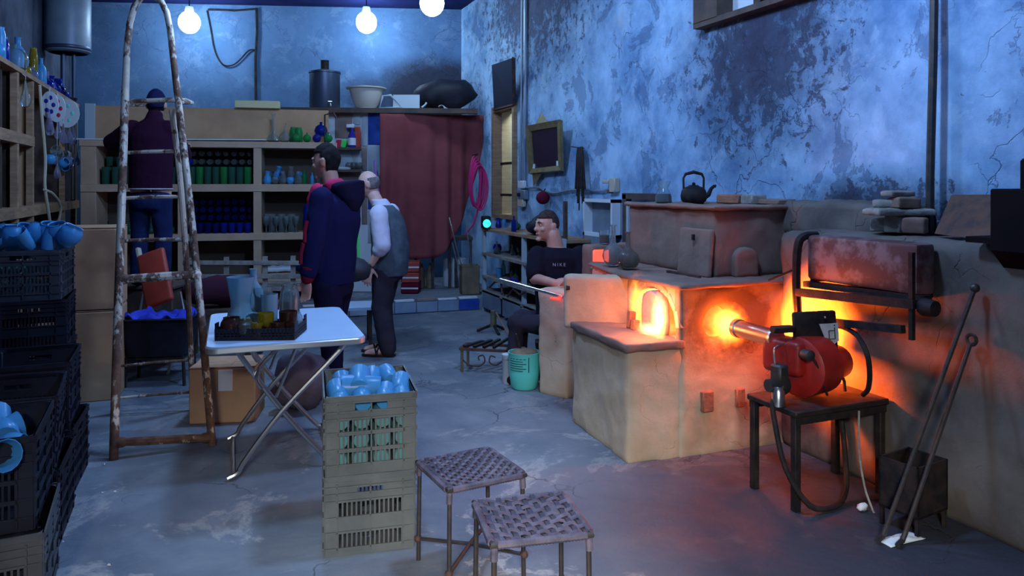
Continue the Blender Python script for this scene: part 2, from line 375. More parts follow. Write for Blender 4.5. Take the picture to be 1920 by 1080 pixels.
M_BHAIR = mat('short_brown_hair', (.04, .026, .026), .88, c2=(.07, .052, .048), scale=40)
M_NAVY = mat('navy_tracksuit', (.012, .012, .06), .85)
M_NAVYT = mat('navy_trousers', (.013, .011, .035), .9)
M_CRIM = mat('crimson_cloth', (.20, .012, .03), .85)
M_MAGENTA = mat('magenta_cloth', (.48, .03, .10), .85)
M_ROYAL = mat('royal_blue_cloth', (.03, .03, .26), .85)
M_VEST = mat('slate_waistcoat', (.075, .10, .125), .9, c2=(.10, .13, .155), scale=14)
M_SHIRT = mat('white_shirt', (.62, .62, .74), .85)
M_TROUS = mat('charcoal_trousers', (.040, .035, .05), .9)
M_PURPLE = mat('plum_sweater', (.026, .006, .020), .95)
M_JEANS = mat('blue_jeans', (.010, .016, .06), .9, c2=(.015, .024, .085), scale=6)
M_CAP = mat('dark_cap', (.012, .012, .05), .9)
M_TEE = mat('black_tee', (.014, .012, .022), .9)
M_GREENL = mat('green_cord', (.05, .75, .12), .6)
M_LETTER = mat('grey_print', (.42, .42, .46), .8)
M_PRINT = mat('black_print', (.02, .03, .03), .8)
M_YELLOW = mat('yellow_foam', (.62, .55, .30), .8)
# ---------------------------------------------------------------- the setting
light('window_daylight', 'AREA', (3.95, 4.1, 3.6), 70, (1.0, .9, .72), .8, .6, (4.7, 4.1, 3.4))
light('window_daylight', 'AREA', (3.95, 8.7, 2.7), 60, (.72, .95, .92), .6, .5, (4.6, 8.7, 1.7))
def struct(name, mb, m, parent=None, **k):
    return tag(mb.build(name, m, parent, **k), kind='structure')
struct('floor', MB().bb((-4.5, -5.5, -.12), (6.2, 12.6, 0)), M_FLOOR)
def wall_holes(a0, a1, z0, z1, holes, fn):
    'boxes that fill a wall around rectangular openings; fn(a0,a1,z0,z1) gives the two box corners'
    mb = MB(); cuts = sorted({a0, a1, *[h[0] for h in holes], *[h[1] for h in holes]})
    for p, q in zip(cuts, cuts[1:]):
        hs = [h for h in holes if h[0] <= p and h[1] >= q]; z = z0
        for h in hs:
            if h[2] > z: mb.bb(*fn(p, q, z, h[2]))
            z = h[3]
        mb.bb(*fn(p, q, z, z1))
    return mb
W1, W2 = (8.34, 9.02, 1.12, 2.45), (3.50, 4.62, 2.70, 3.55)
struct('wall_right', wall_holes(-1.2, 10.47, 0, 4.08, [W2, W1], lambda p, q, a, b: ((3.45, p, a), (3.68, q, b))), M_RWALL, smooth=0)
struct('wall_front', wall_holes(-2.0, 3.45, 0, 4.08, [(-.95, .2, 0, 2.45)], lambda p, q, a, b: ((p, -1.2, a), (q, -1.0, b))), M_LWALL, smooth=0)  # unseen wall added to block daylight; doorway sized to trim the beam
struct('wall_left', MB().bb((-2.0, -1.2, 0), (-1.8, 12.3, 4.08)), M_LWALL)
struct('ceiling', MB().bb((-2.0, -1.2, 4.08), (3.7, 12.3, 4.2)), M_CEIL)
struct('wall_back', MB().prism([(3.68, 10.45), (3.45, 10.45), (-1.9, 12.10), (-1.9, 12.3), (3.68, 10.65)], 0, 4.08), M_BWALL, smooth=0)
nb = tag(MB().bb((4.75, 3.0, 0), (4.95, 9.8, 4.6)).build('neighbour_wall', M_CREAM), kind='structure')
for k in range(9):
    for j in range(2):
        MB().box((4.735, 8.35+j*.46+(k % 2)*.2, 1.05+k*.21), (.05, .42, .19)).build('block', M_PAPER if (k+j) % 3 else M_TILEW, nb, bevel=.008)
# window 1: tall narrow casement far down the wall
w1 = struct('window_1', MB().bb((3.40, 8.30, 2.43), (3.66, 9.06, 2.50)).bb((3.40, 8.30, 1.08), (3.66, 9.06, 1.13)).bb((3.40, 8.30, 1.13), (3.66, 8.36, 2.43)).bb((3.40, 9.0, 1.13), (3.66, 9.06, 2.43)), M_WOOD)
MB().bb((3.5, 8.52, 1.13), (3.54, 8.56, 2.43)).build('mullion', M_WOOD, w1)
for z in (1.36, 1.76): MB().bb((3.5, 8.36, z), (3.54, 9.0, z+.03)).build('transom', M_BLACK, w1)
MB().bb((3.52, 8.36, 1.13), (3.526, 9.0, 2.43)).build('pane', G_CLEAR, w1)
# window 2: high window above the furnace, only its lower edge is in view
w2 = struct('window_2', MB().bb((3.36, 3.46, 2.665), (3.66, 4.66, 2.705)).bb((3.36, 3.46, 3.5), (3.66, 4.66, 3.56)).bb((3.36, 3.46, 2.70), (3.66, 3.50, 3.5)).bb((3.36, 4.38, 2.70), (3.66, 4.66, 3.5)), M_WOODD)
MB().bb((3.44, 4.02, 2.70), (3.56, 4.09, 3.5)).build('mullion', M_WOODD, w2)
MB().bb((3.40, 3.98, 2.74), (3.43, 4.01, 3.5)).build('sash_bar', M_ALU, w2)
for a, b in ((3.50, 4.02), (4.09, 4.38)): MB().bb((3.50, a, 2.70), (3.506, b, 3.5)).build('pane', G_CLEAR if a < 4 else M_PAPER, w2)
# low clay-faced masonry along the right wall with its sooty ledge
lw = mud(MB().bb((3.07, -1.0, -.02), (3.47, 3.46, 1.25)), 'wall_lower', M_MUDW, None, .045, .022, 3.5); tag(lw, kind='structure')
mud(MB().bb((3.27, 2.72, 1.2), (3.47, 3.7, 1.405)), 'parapet', M_MUDW, lw, .03, .02, 6)
# raised step at the far end with its tiled front
st = struct('trim_1', MB().prism([(.2, 8.62), (3.02, 8.46), (3.45, 8.46), (3.45, 10.4), (.2, 11.3)], 0, .155), M_FLOOR, smooth=0)
for k in range(11):
    a, b = k*.256+.21, (k+1)*.256+.20; y = lambda u: 8.62-(u-.2)*.16/2.82
    MB().prism([(a, y(a)-.014), (b, y(b)-.014), (b, y(b)+.01), (a, y(a)+.01)], .012, .135).build('tile', (M_TILES, M_TILES, M_TILEB, M_TILEW)[(k*7) % 4 if k % 3 else 0], st, bevel=.003)
    MB().prism([(a, y(a)-.02), (b-.02, y(b)-.02), (b-.02, y(b)+.05), (a, y(a)+.05)], .138, .16+.006*(k % 3)).build('edge_stone', M_PAPER if k % 4 else M_TILEG, st, bevel=.006)
# tiled pier between the cubbies and the curtain
def camprism(mb, px0, px1, d0, d1, z0, z1):
    P = [A(px0, 347, d0), A(px1, 347, d0), A(px1, 347, d1)+(A(px1, 347, d0)-A(px1, 347, d0)), A(px0, 347, d1)]
    return mb.prism([(p.x, p.y) for p in P], z0, z1)
def fr(px, py, d, ang=0): return A(px, py, d)
pier_d = 9.45
pr = struct('trim_2', camprism(MB(), 612, 716, pier_d, pier_d+.22, .155, 2.46), M_PAPER, smooth=0)
def tile(px0, px1, y0, y1, m, d=pier_d):
    z0, z1 = A(0, y1, d).z, A(0, y0, d).z
    camprism(MB(), px0, px1, d-.022, d+.01, z0, z1).build('tile', m, pr, bevel=.004)
tile(690, 714.5, 206, 271, M_TILEB); tile(690, 714.5, 273, 330, M_TILEW); tile(690, 714.5, 332, 392, M_TILEB); tile(690, 714.5, 394, 455, M_TILEW)
tile(678, 688.5, 217, 274, M_TILEW); tile(678, 688.5, 276, 320, M_TILEG); tile(678, 688.5, 322, 366, M_TILEW); tile(678, 688.5, 368, 420, M_TILEG)
tile(628, 660, 212, 259, M_TILEG); tile(661.5, 676, 212, 234, M_TILEW); tile(628, 660, 261, 318, M_TILEW); tile(661.5, 676, 236, 318, M_TILEW); tile(628, 676, 320, 400, M_TILEG)

# ---------------------------------------------------------------- the glass furnace
fu = thing('glass_furnace', 'sand-coloured clay glass furnace with glowing arched mouth along the right wall', 'furnace', (2.75, 4.0, 0))
OFF = Vector((-2.75, -4.0, 0))
def FM(mb): mb.v = [p+OFF for p in mb.v]; return mb
def cutter(mb):
    o = mb.build('cutter', None, None, smooth=0); return o
def arch_poly(c, hw, z0, zs, n=12):
    return [(c-hw, z0), (c+hw, z0)]+[(c+hw*math.cos(math.pi*k/n), zs+hw*math.sin(math.pi*k/n)*.85) for k in range(n+1)]
# back block with the arch (facing -x) and the burner hole (facing -y)
blk = FM(MB().prism([(2.40, 3.45), (3.47, 3.42), (3.47, 4.70), (2.52, 4.70), (2.40, 4.08)], -.02, .94)).build('furnace_body', M_MUDS, None, smooth=0)
MX = Matrix(((0, 0, 1, 0), (1, 0, 0, 0), (0, 1, 0, 0), (0, 0, 0, 1)))     # prism xy -> yz, prism z -> x
c1 = cutter(FM(MB().prism(arch_poly(3.735, .235, .64, .70), 2.2, 2.86, MX)))
c2 = cutter(FM(MB().lathe([(.0001, 0), (.10, 0), (.085, .34), (.0001, .34)], 16, (0, 0, 0), Matrix.Translation((2.66, 3.36, .725)) @ Matrix.Rotation(R(-90), 4, 'X'))))
bake(blk, [('BOOLEAN', dict(operation='DIFFERENCE', object=c1)), ('BOOLEAN', dict(operation='DIFFERENCE', object=c2)), ('REMESH', dict(mode='VOXEL', voxel_size=.02)), ('SMOOTH', dict(iterations=2))])
rough_up(blk, .008, 6); blk.parent = fu
for c in (c1, c2): bpy.data.objects.remove(c)
# hearth in front of the arch
mud(FM(MB().prism([(2.09, 3.49), (2.46, 3.455), (2.46, 4.10), (2.14, 4.26)], -.02, .615)), 'hearth_base', M_MUD, fu, .024, .010, 5)
mud(FM(MB().prism([(2.065, 3.465), (2.43, 3.435), (2.43, 4.10), (2.10, 4.27)], .60, .648)), 'hearth_ledge', M_MUDD, fu, .014, .006, 9, 2)
sw = mud(FM(MB().prism([(2.065, 4.22), (2.42, 3.985), (2.48, 4.07), (2.12, 4.31)], .60, .935)), 'shield_wall', M_MUD, fu, .018, .007, 8)
h = FM(MB().lathe([(.002, -.012), (.016, -.012), (.012, .012), (.002, .012)], 10, (0, 0, 0), Matrix.Translation((2.092, 4.205, .855)) @ Matrix.Rotation(R(62), 4, 'Z') @ Matrix.Rotation(R(90), 4, 'X'))).build('peg_hole', M_BLACK, sw)
# the plug stone standing in the arch, leaving a slot on each side
mud(FM(MB().prism(arch_poly(3.69, .105, .645, .80), 2.365, 2.43, MX)), 'plug_stone', M_SLAB, fu, .012, .004, 12)
for y, z, hgt in ((3.845, .66, .10), (3.80, .655, .06)):
    FM(MB().box((2.33, y, z+hgt/2-.01), (.05, .035, hgt), (0, .1, .2))).build('fire_brick', M_BRICK, fu, bevel=.006)
for k in range(7):                                  # bricks that frame the arch
    a = math.pi*(k+.5)/7; r = .262
    FM(MB().box((2.417, 3.735+r*math.cos(a), .705+r*.85*math.sin(a)), (.04, .045, .105), (a-math.pi/2 if 0 else 0, 0, 0) if 0 else (a, 0, 0))).build('arch_brick', M_MUD, fu, bevel=.008)
# slab that covers the body, and the tower above
mud(FM(MB().prism([(2.385, 3.425), (3.46, 3.40), (3.46, 4.72), (2.50, 4.72), (2.36, 4.05)], .925, .955)), 'cover_slab', M_MUDD, fu, .016, .006, 7, 2)
tw = mud(FM(MB().prism([(2.77, 3.63), (3.46, 3.60), (3.46, 4.64), (2.79, 4.64)], .94, 1.362)), 'tower', M_MUDD, fu, .024, .010, 6)
mud(FM(MB().prism([(2.74, 3.60), (3.46, 3.57), (3.46, 4.66), (2.76, 4.66)], 1.35, 1.378)), 'tower_cap', M_MUDD, fu, .016, .007, 9, 2)
sl = mud(FM(MB().box((2.742, 3.78, 1.095), (.03, .32, .285), (0, R(5), 0))), 'kiln_door_slab', M_MUDD, fu, .011, .004, 12, 2)
FM(MB().box((2.715, 3.765, 1.185), (.014, .016, .035))).build('door_peg', M_BLACK, sl)
FM(MB().bar((2.66, 3.955, .962), (2.665, 3.63, .962), .02, .014)).build('door_rail', M_RUST, fu)
M2 = Matrix(((1, 0, 0, 0), (0, 0, 1, 0), (0, 1, 0, 0), (0, 0, 0, 1)))     # prism xy -> xz, prism z -> y
mud(FM(MB().prism([(2.89, .95)]+[(2.972+.088*math.cos(R(t)), 1.06+.07*math.sin(R(t))) for t in range(180, -1, -20)]+[(3.06, .95)], 3.585, 3.64, M2)), 'stoke_plug', M_MUDD, fu, .011, .004, 12, 2)
for px, py, w_, h_ in ((1325, 752, .075, .115), (1386, 745, .06, .105)):
    r_ = (px-960)/1400; d_ = 3.44/(CU-SU*r_); p = A(px, py, d_)
    FM(MB().box((p.x, 3.445, p.z), (w_, .05, h_))).build('vent_brick', M_BRICK, fu, bevel=.006)
# the fire: soft bodies of burning gas
def flame(name, M, size, cols, dens, mode='z', parent=None, label=None):
    m = bpy.data.materials.new(name); m.use_nodes = True; n = m.node_tree; N, L = n.nodes, n.links; N.remove(N['Principled BSDF']); MATS[name] = m
    cc, xyz = pos_xyz(N, L)
    nz = N.new('ShaderNodeTexNoise'); nz.inputs['Scale'].default_value = 4; nz.inputs['Detail'].default_value = 3; L.new(cc, nz.inputs['Vector'])
    ad = N.new('ShaderNodeVectorMath'); ad.operation = 'MULTIPLY_ADD'; L.new(nz.outputs['Color'], ad.inputs[0]); ad.inputs[1].default_value = (.7, .7, .7); ad.inputs[2].default_value = (-.35, -.35, -.35)
    a2 = N.new('ShaderNodeVectorMath'); a2.operation = 'ADD'; L.new(ad.outputs[0], a2.inputs[0]); L.new(cc, a2.inputs[1])
    ln = N.new('ShaderNodeVectorMath'); ln.operation = 'LENGTH'; L.new(a2.outputs[0], ln.inputs[0])
    f = math_n(N, L, 'SUBTRACT', 1, ln.outputs['Value'], True)
    col = N.new('ShaderNodeValToRGB'); L.new(f, col.inputs[0]); e = col.color_ramp.elements
    e[0].position = 0; e[0].color = (*cols[0], 1); e[1].position = .6; e[1].color = (*cols[1], 1)
    em = N.new('ShaderNodeEmission'); L.new(col.outputs[0], em.inputs[0]); L.new(math_n(N, L, 'MULTIPLY', math_n(N, L, 'POWER', f, 1.6), dens), em.inputs[1])
    L.new(em.outputs[0], N['Material Output'].inputs['Volume']); 
    o = MB().ball((0, 0, 0), 1, 16, 10).build(name, m, None); o.matrix_world = M @ Matrix.Diagonal((*size, 1))
    if label: tag(o, label, 'flame')
    return o
flame('burner_flame', Matrix.Translation((2.635, 3.34, .735)), (.115, .15, .135), ((1, .06, .002), (1, .42, .05)), 75, label='blazing orange flame leaping from the red burner into the furnace')
flame('hearth_flame', Matrix.Translation((2.325, 3.535, .765)), (.055, .06, .17), ((1, .10, .02), (1, .55, .12)), 170, label='tall yellow flame licking up the front edge of the arched furnace mouth')
flame('mouth_flame', Matrix.Translation((2.40, 3.89, .80)), (.075, .07, .19), ((1, .10, .02), (1, .42, .04)), 50, label='orange-yellow flame in the slot behind the plug stone of the furnace mouth')
flame('ember_flame', Matrix.Translation((2.33, 3.64, .675)), (.07, .15, .05), ((1, .15, .03), (1, .6, .2)), 60, label='low licking flame along the foot of the plug stone')
# small annealing port with a red-hot mouth, beyond the furnace
pb = thing('annealing_box', 'small dark clay annealing box with red-hot square mouth behind the furnace', 'kiln', (2.80, 4.98, 0))
o = mud(MB().bb((-.215, -.15, 0), (.40, .01, 1.06)), 'box_body', M_MUDD, pb, .022, .008, 7)
m, n_, N, L, B = nt('red_hot_mouth'); B.inputs['Base Color'].default_value = (.3, .05, .03, 1); B.inputs['Emission Color'].default_value = (1, .10, .06, 1); B.inputs['Emission Strength'].default_value = 1.3
pp = A(1122, 482, 5.55)
MB().box((0, 0, 0), (.125, .02, .125)).build('glowing_mouth', m, pb, bevel=.01, loc=(-.135, -.152, .965))
MB().box((0, 0, 0), (.16, .05, .02)).build('mouth_sill', M_MUDD, pb, bevel=.006, loc=(-.135, -.16, .893))
# clay pillar left of the hearth
pl = mud(MB().prism([(2.20, 4.93), (2.33, 4.70), (2.62, 4.80), (2.56, 5.06)], -.02, .755), 'clay_pillar', M_MUD, None, .022, .012, 5, 6)
tag(pl, 'waist-high sandy clay pillar between the seated man and the furnace', 'pillar')

# ---------------------------------------------------------------- burner and its stand
bs = thing('burner_stand', 'low black iron table carrying the red burner', 'stand', (2.76, 2.82, 0))
MB().bb((-.28, -.16, .435), (.30, .18, .465)).build('table_top', M_BLACK, bs, bevel=.006)
for x, y in ((-.255, -.13), (-.255, .15), (.27, -.13), (.27, .15)):
    MB().bar((x, y, 0), (x, y, .44), .035, .035).build('leg', M_BLACK, bs, bevel=.004)
MB().bb((-.27, -.15, .40), (.29, -.13, .436)).bb((-.27, .15, .40), (.29, .17, .436)).build('apron', M_BLACK, bs)
bu = thing('oil_burner', 'red oil burner with black control plate and flame tube', 'burner', (2.695, 2.86, .466))
T = lambda a: Matrix.Translation(a)
RX = lambda a: Matrix.Rotation(R(a), 4, 'X'); RY = lambda a: Matrix.Rotation(R(a), 4, 'Y'); RZ = lambda a: Matrix.Rotation(R(a), 4, 'Z')
# fan housing: a drum whose axis runs across, with a volute neck toward the furnace
MB().lathe([(.002, -.10), (.125, -.10), (.145, -.085), (.145, .07), (.125, .09), (.002, .09)], 24, (0, 0, 0), T((.03, -.02, .155)) @ RZ(12) @ RY(90)).build('fan_housing', M_RED, bu)
MB().lathe([(.002, 0), (.085, 0), (.09, .02), (.08, .12), (.06, .14), (.002, .14)], 20, (0, 0, 0), T((.12, -.03, .15)) @ RZ(12) @ RY(90)).build('motor', M_RED, bu)
MB().box((-.06, .02, .20), (.14, .22, .17), (0, 0, R(12))).build('burner_head', M_RED, bu, bevel=.03, seg=3)
MB().lathe([(.002, 0), (.05, 0), (.05, .02), (.045, .03), (.045, .30), (.05, .30), (.05, .33), (.043, .33), (.043, .10), (.002, .10)], 20, (0, 0, 0), T((-.095, .06, .275)) @ RZ(-4) @ RX(-91)).build('flame_tube', M_STEEL, bu)
cp = MB().box((.06, -.03, .315), (.24, .028, .20), (R(-6), 0, R(-8))).build('control_plate', M_BLACK, bu, bevel=.012, seg=2)
MB().box((-.11, .0, .335), (.12, .05, .03), (0, 0, R(-8))).build('plate_arm', M_BLACK, bu, bevel=.006)
lp = MB().prism([(-.055, .055), (.05, .055), (.05, -.03), (.005, -.055), (-.03, -.01)], 0, .004).build('rating_label', M_PWHITE, bu)
lp.matrix_local = T((.125, -.0575, .30)) @ RZ(-8) @ RX(84)
for a, b in (((-.005, .02), (.028, .02)), ((-.005, .02), (-.005, -.02)), ((-.005, -.02), (.028, -.02)), ((.028, .035), (.028, -.02))):
    MB().bar((a[0], a[1], .005), (b[0], b[1], .005), .004, .002).build('printed_line', M_PRINT, lp)
MB().ball((.028, .045, .006), .004, 8, 5).build('screw', M_BLACK, lp)
MB().ball((.105, -.05, .385), .007, 8, 5).build('screw', M_STEEL, bu)
MB().lathe([(.002, 0), (.045, 0), (.05, .01), (.05, .05), (.03, .065), (.03, .10), (.002, .10)], 14, (0, 0, 0), T((-.155, -.06, .09)) @ RY(-90) ).build('fuel_pump', M_DARK, bu)
MB().box((-.20, -.075, .14), (.06, .07, .10)).build('solenoid', M_DARK, bu, bevel=.01)
MB().lathe([(.002, 0), (.022, 0), (.026, .01), (.026, .05), (.01, .06), (.002, .06)], 12, (0, 0, 0), T((-.10, -.12, .24)) @ RX(90)).build('valve_knob', M_DARK, bu)
MB().tube([(-.21, -.06, .18), (-.215, -.055, .24), (-.20, -.05, .265), (-.16, -.04, .27), (-.11, -.02, .265)], .005, 6).build('copper_pipe', M_STEEL, bu)
MB().tube([(-.06, -.13, .23), (-.04, -.155, .18), (-.02, -.16, .10), (.02, -.15, .04)], .006, 6).build('ignition_lead', M_BLACK, bu)
MB().lathe([(.002, 0), (.03, 0), (.03, .07), (.015, .09), (.002, .09)], 10, (-.22, -.09, -.0)).build('fuel_filter', M_STEEL, bu)
tag(MB().tube([(2.94, 2.82, .471), (2.945, 2.83, .52), (2.94, 2.84, .545), (2.95, 2.845, .585)], .008, 6).ball((2.95, 2.845, .60), .018, 8, 6).build('switch_lever', M_BLACK), 'little black upright lever with ball tip behind the red burner', 'lever')
tag(MB().tube([(2.50, 2.79, .50), (2.452, 2.78, .485), (2.445, 2.76, .40), (2.455, 2.70, .20), (2.54, 2.64, .04), (2.68, 2.63, .016), (2.82, 2.70, .04), (2.90, 2.78, .16), (2.93, 2.84, .38)], .013, 8).build('fuel_hose', M_BLACK), 'black hose looping down to the floor under the burner table', 'hose')
tag(MB().tube([(2.86, 2.66, .43), (2.84, 2.64, .25), (2.83, 2.60, .1), (2.82, 2.55, .02), (2.81, 2.53, .008)], .005, 6).build('trailing_cord', M_STONE), 'thin pale cord hanging from burner table to the floor', 'cord')

# rusty tank hung on the low wall above the burner
rt = thing('rusty_tank', 'rusty red oil tank in a black iron frame on the low wall', 'tank', (2.98, 2.75, .95))
MB().bb((-.03, -.33, .05), (.09, .34, .285)).build('tank_shell', M_RUSTRED, rt, bevel=.02, seg=2)
MB().bar((-.075, .37, -.02), (-.075, -.36, .02), .035, .04).bar((.0, .37, .02), (.0, -.36, .04), .05, .03).build('support_rail', M_BLACK, rt)
MB().bar((-.08, .36, -.16), (-.08, -.30, -.10), .03, .035).build('lower_rail', M_BLACK, rt)
MB().tube([(-.07, .36, -.16), (-.075, .365, .05), (-.07, .36, .22), (-.04, .35, .275), (.05, .35, .28)], .022, 8).build('end_strap', M_BLACK, rt)
MB().bar((-.075, -.34, .25), (-.075, -.34, -.14), .02, .02).build('end_strap', M_BLACK, rt)
MB().bar((-.08, .37, .10), (-.14, .50, .03), .022, .012).build('handle', M_BLACK, rt)
MB().lathe([(.002, 0), (.05, 0), (.055, .03), (.045, .10), (.02, .11), (.002, .11)], 12, (-.06, .30, -.28)).build('valve', M_BLACK, rt)
MB().lathe([(.002, 0), (.035, 0), (.042, .02), (.035, .07), (.002, .08)], 12, (0, 0, 0), T((-.04, -.36, .01)) @ RX(90)).build('shadow_knob', M_BLACK, rt)  # small black knob standing in for a blob of shadow at the tank end
for y in (.33, -.30): MB().bar((.0, y, .05), (.09, y, .05), .03, .03).build('bracket', M_BLACK, rt)
tag(MB().tube([(2.90, 2.93, .775), (2.90, 2.83, .80), (2.90, 2.72, .78), (2.89, 2.645, .71), (2.895, 2.63, .62), (2.92, 2.66, .53), (2.95, 2.72, .48)], .012, 8).build('power_cable', M_BLACK), 'black cable arching from the rusty tank valve down to the burner table', 'cable')
# ---- rods leaning on the low wall, iron box, rag
def rod(px0, py0, px1, py1, label, ring):
    a = Fl(px1, py1, .012); r_ = (px0-960)/1400; d_ = 3.03/(CU*r_+SU); b = A(px0, py0, d_)
    t = thing('iron_rod', label, 'rod', a)
    L_ = b-a; mb = MB().tube([(0, 0, 0), L_], .0095, 8).build('shaft', M_DARK, t)
    if ring: MB().tube([L_+L_.normalized()*.02+Vector((0, .022*math.cos(q), .022*math.sin(q))) for q in [2*math.pi*k/12 for k in range(12)]], .008, 6, True).build('ring_end', M_DARK, t)
    else: MB().ball(L_, .02, 10, 8).build('knob_end', M_DARK, t)
    MB().tube([(-.05, -.02, .004), (0, 0, .006), L_*.05], .011, 8).build('hooked_foot', M_DARK, t)
rod(1828, 540, 1655, 1008, 'long iron rod with knobbed end leaning on the low wall', False)
rod(1819, 645, 1692, 1016, 'shorter iron rod with ring end leaning on the low wall', True)
ib = thing('iron_box', 'small black open iron box on legs beside the leaning rods', 'box', tuple(Fl(1712, 985, .0)), R(8))
MB().bb((-.11, -.09, .08), (.11, .09, .09)).bb((-.11, -.09, .08), (-.10, .09, .30)).bb((.10, -.09, .08), (.11, .09, .30)).bb((-.11, -.09, .08), (.11, -.08, .30)).bb((-.11, .08, .08), (.11, .09, .30)).build('box_body', M_BLACK, ib)
for x in (-.1, .1):
    for y in (-.08, .08): MB().bar((x, y, 0), (x, y, .09), .015, .015).build('leg', M_BLACK, ib)
rg = MB().grid(lambda a, b: Vector(((a-.5)*.20, (b-.5)*.07, .006+.014*(1+noise.noise(Vector((a*4, b*4, 2))))*math.sin(math.pi*a)*math.sin(math.pi*b))), 12, 8).build('rag', M_PAPER, None, loc=tuple(Fl(1690, 1013, 0)))
bake(rg, [('SOLIDIFY', dict(thickness=.004))]); tag(rg, 'crumpled white rag on the dark floor at the rods', 'rag')
sp = MB().ball((0, 0, .018), (.03, .022, .018), 10, 7).build('plaster_lump', M_PAPER, None, loc=tuple(Fl(1617, 958, 0))); rough_up(sp, .01, 40); tag(sp, 'little white lump on the floor under the trailing cord', 'lump')
ORD = ['first', 'second', 'third', 'fourth', 'fifth', 'sixth', 'seventh', 'eighth', 'ninth', 'tenth', 'eleventh', 'twelfth', 'thirteenth', 'fourteenth', 'fifteenth', 'sixteenth', 'seventeenth', 'eighteenth']
# ---------------------------------------------------------------- crates
def add_panel(mb, M, w, H, bands, t=.006):
    q = MB(); e = w*.5
    def sol(x0, x1, z0, z1, y=t): q.bb((x0, -y, z0), (x1, 0, z1))
    for kind, z0, z1, *a in bands:
        if kind == 's': sol(-e, e, z0, z1)
        elif kind == 'h':
            hw = a[0]; sol(-e, -hw, z0, z1); sol(hw, e, z0, z1)
        else:
            n = a[0]; m = w*.36; sol(-e, -m, z0, z1); sol(m, e, z0, z1)
            for k in range(n+1):
                x = -m+2*m*k/n; sol(x-.0035, x+.0035, z0, z1)
        q.bb((-e, -t-.006, z1-.004), (e, -t+.001, z1+.004))
    for x in (-w*.37, 0, w*.37): q.bb((x-.003, -t-.006, .012), (x+.003, -t+.001, H-.03))
    mb.add(q.v, q.f, M)
TOPB = [('s', .0, .045), ('v', .045, .1, 14), ('s', .1, .107), ('v', .107, .168, 14), ('s', .168, .175), ('v', .175, .23, 14), ('s', .23, .258), ('h', .258, .297, .065), ('s', .297, .32)]
LOWB = [('s', .0, .03), ('v', .03, .095, 14), ('s', .095, .155), ('v', .155, .22, 14), ('s', .22, .249), ('h', .249, .277, .052), ('s', .277, .32)]
def make_crate(bands, W=.37, D=.47, H=.32):
    t = thing('plastic_crate', 'crate', 'crate')
    for ang, w, off in ((0, W, D/2), (180, W, D/2), (90, D, W/2), (-90, D, W/2)):
        mb = MB(); add_panel(mb, RZ(ang) @ T((0, -off+.007, 0)), w-.012, H, bands); mb.build('side_panel', M_CRATEB, t, smooth=0)
    mb = MB().bb((-W/2+.008, -D/2+.008, .004), (W/2-.008, D/2-.008, .012))
    for k in range(-3, 4): mb.bb((k*.05-.004, -D/2+.01, .0), (k*.05+.004, D/2-.01, .006))
    mb.build('base', M_CRATEB, t, smooth=0)
    def rr(w, d, z, r=.03, n=4):
        return [Vector((sx*(w/2-r)+r*math.cos(R(a0+90*k/n)), sy*(d/2-r)+r*math.sin(R(a0+90*k/n)), z)) for sx, sy, a0 in ((1, 1, 0), (-1, 1, 90), (-1, -1, 180), (1, -1, 270)) for k in range(n+1)]
    a, b, c, d = rr(W+.012, D+.012, H), rr(W+.012, D+.012, H-.018), rr(W-.014, D-.014, H-.018), rr(W-.014, D-.014, H)
    n = len(a); mb = MB(); mb.v = a+b+c+d
    for i in range(n):
        j = (i+1) % n; mb.f += [(i, j, n+j, n+i), (n+i, n+j, 2*n+j, 2*n+i), (2*n+i, 2*n+j, 3*n+j, 3*n+i), (3*n+i, 3*n+j, j, i)]
    mb.build('rim', M_CRATEB, t, bevel=0)
    mb = MB()
    for x in (-1, 1):
        for y in (-1, 1): mb.bb((x*(W/2-.002), y*(D/2-.002), 0), (x*(W/2-.022), y*(D/2-.022), H-.01))
    for i, o in enumerate(mb.f[::6]):
        p = MB(); p.v = mb.v[i*8:i*8+8]; p.f = mb.f[:6]; p.build('corner_post', M_CRATEB, t, bevel=.006)
    return t
crateT, crateL = make_crate(TOPB), make_crate(LOWB)
cx, cd = -.635, 3.275; ca = CAM+R(14)-R(5)
ctr = C2W(cx, cd, 0); CR = CAM+R(14)
used = set()
def crate(proto, label, loc, rot, m, group=None, scale=None):
    if proto.name not in used:
        used.add(proto.name); c = proto; c.location = loc; c.rotation_euler = rot if isinstance(rot, tuple) else (0, 0, rot); c['label'] = label
        if group: c['group'] = group
        if scale: c.scale = scale
        for q in c.children_recursive: q.material_slots[0].link = 'OBJECT'; q.material_slots[0].material = m
        return c
    return put(proto, label, loc, rot, group, scale, m)
crate(crateL, 'grey-green slatted crate on the floor under the crate of tumblers', (ctr.x, ctr.y, 0), CR, M_CRATE)
ctop = crate(crateT, 'grey-green crate heaped with pale blue tumblers, front centre by the stools', (ctr.x, ctr.y, .322), CR+R(1), M_CRATE)
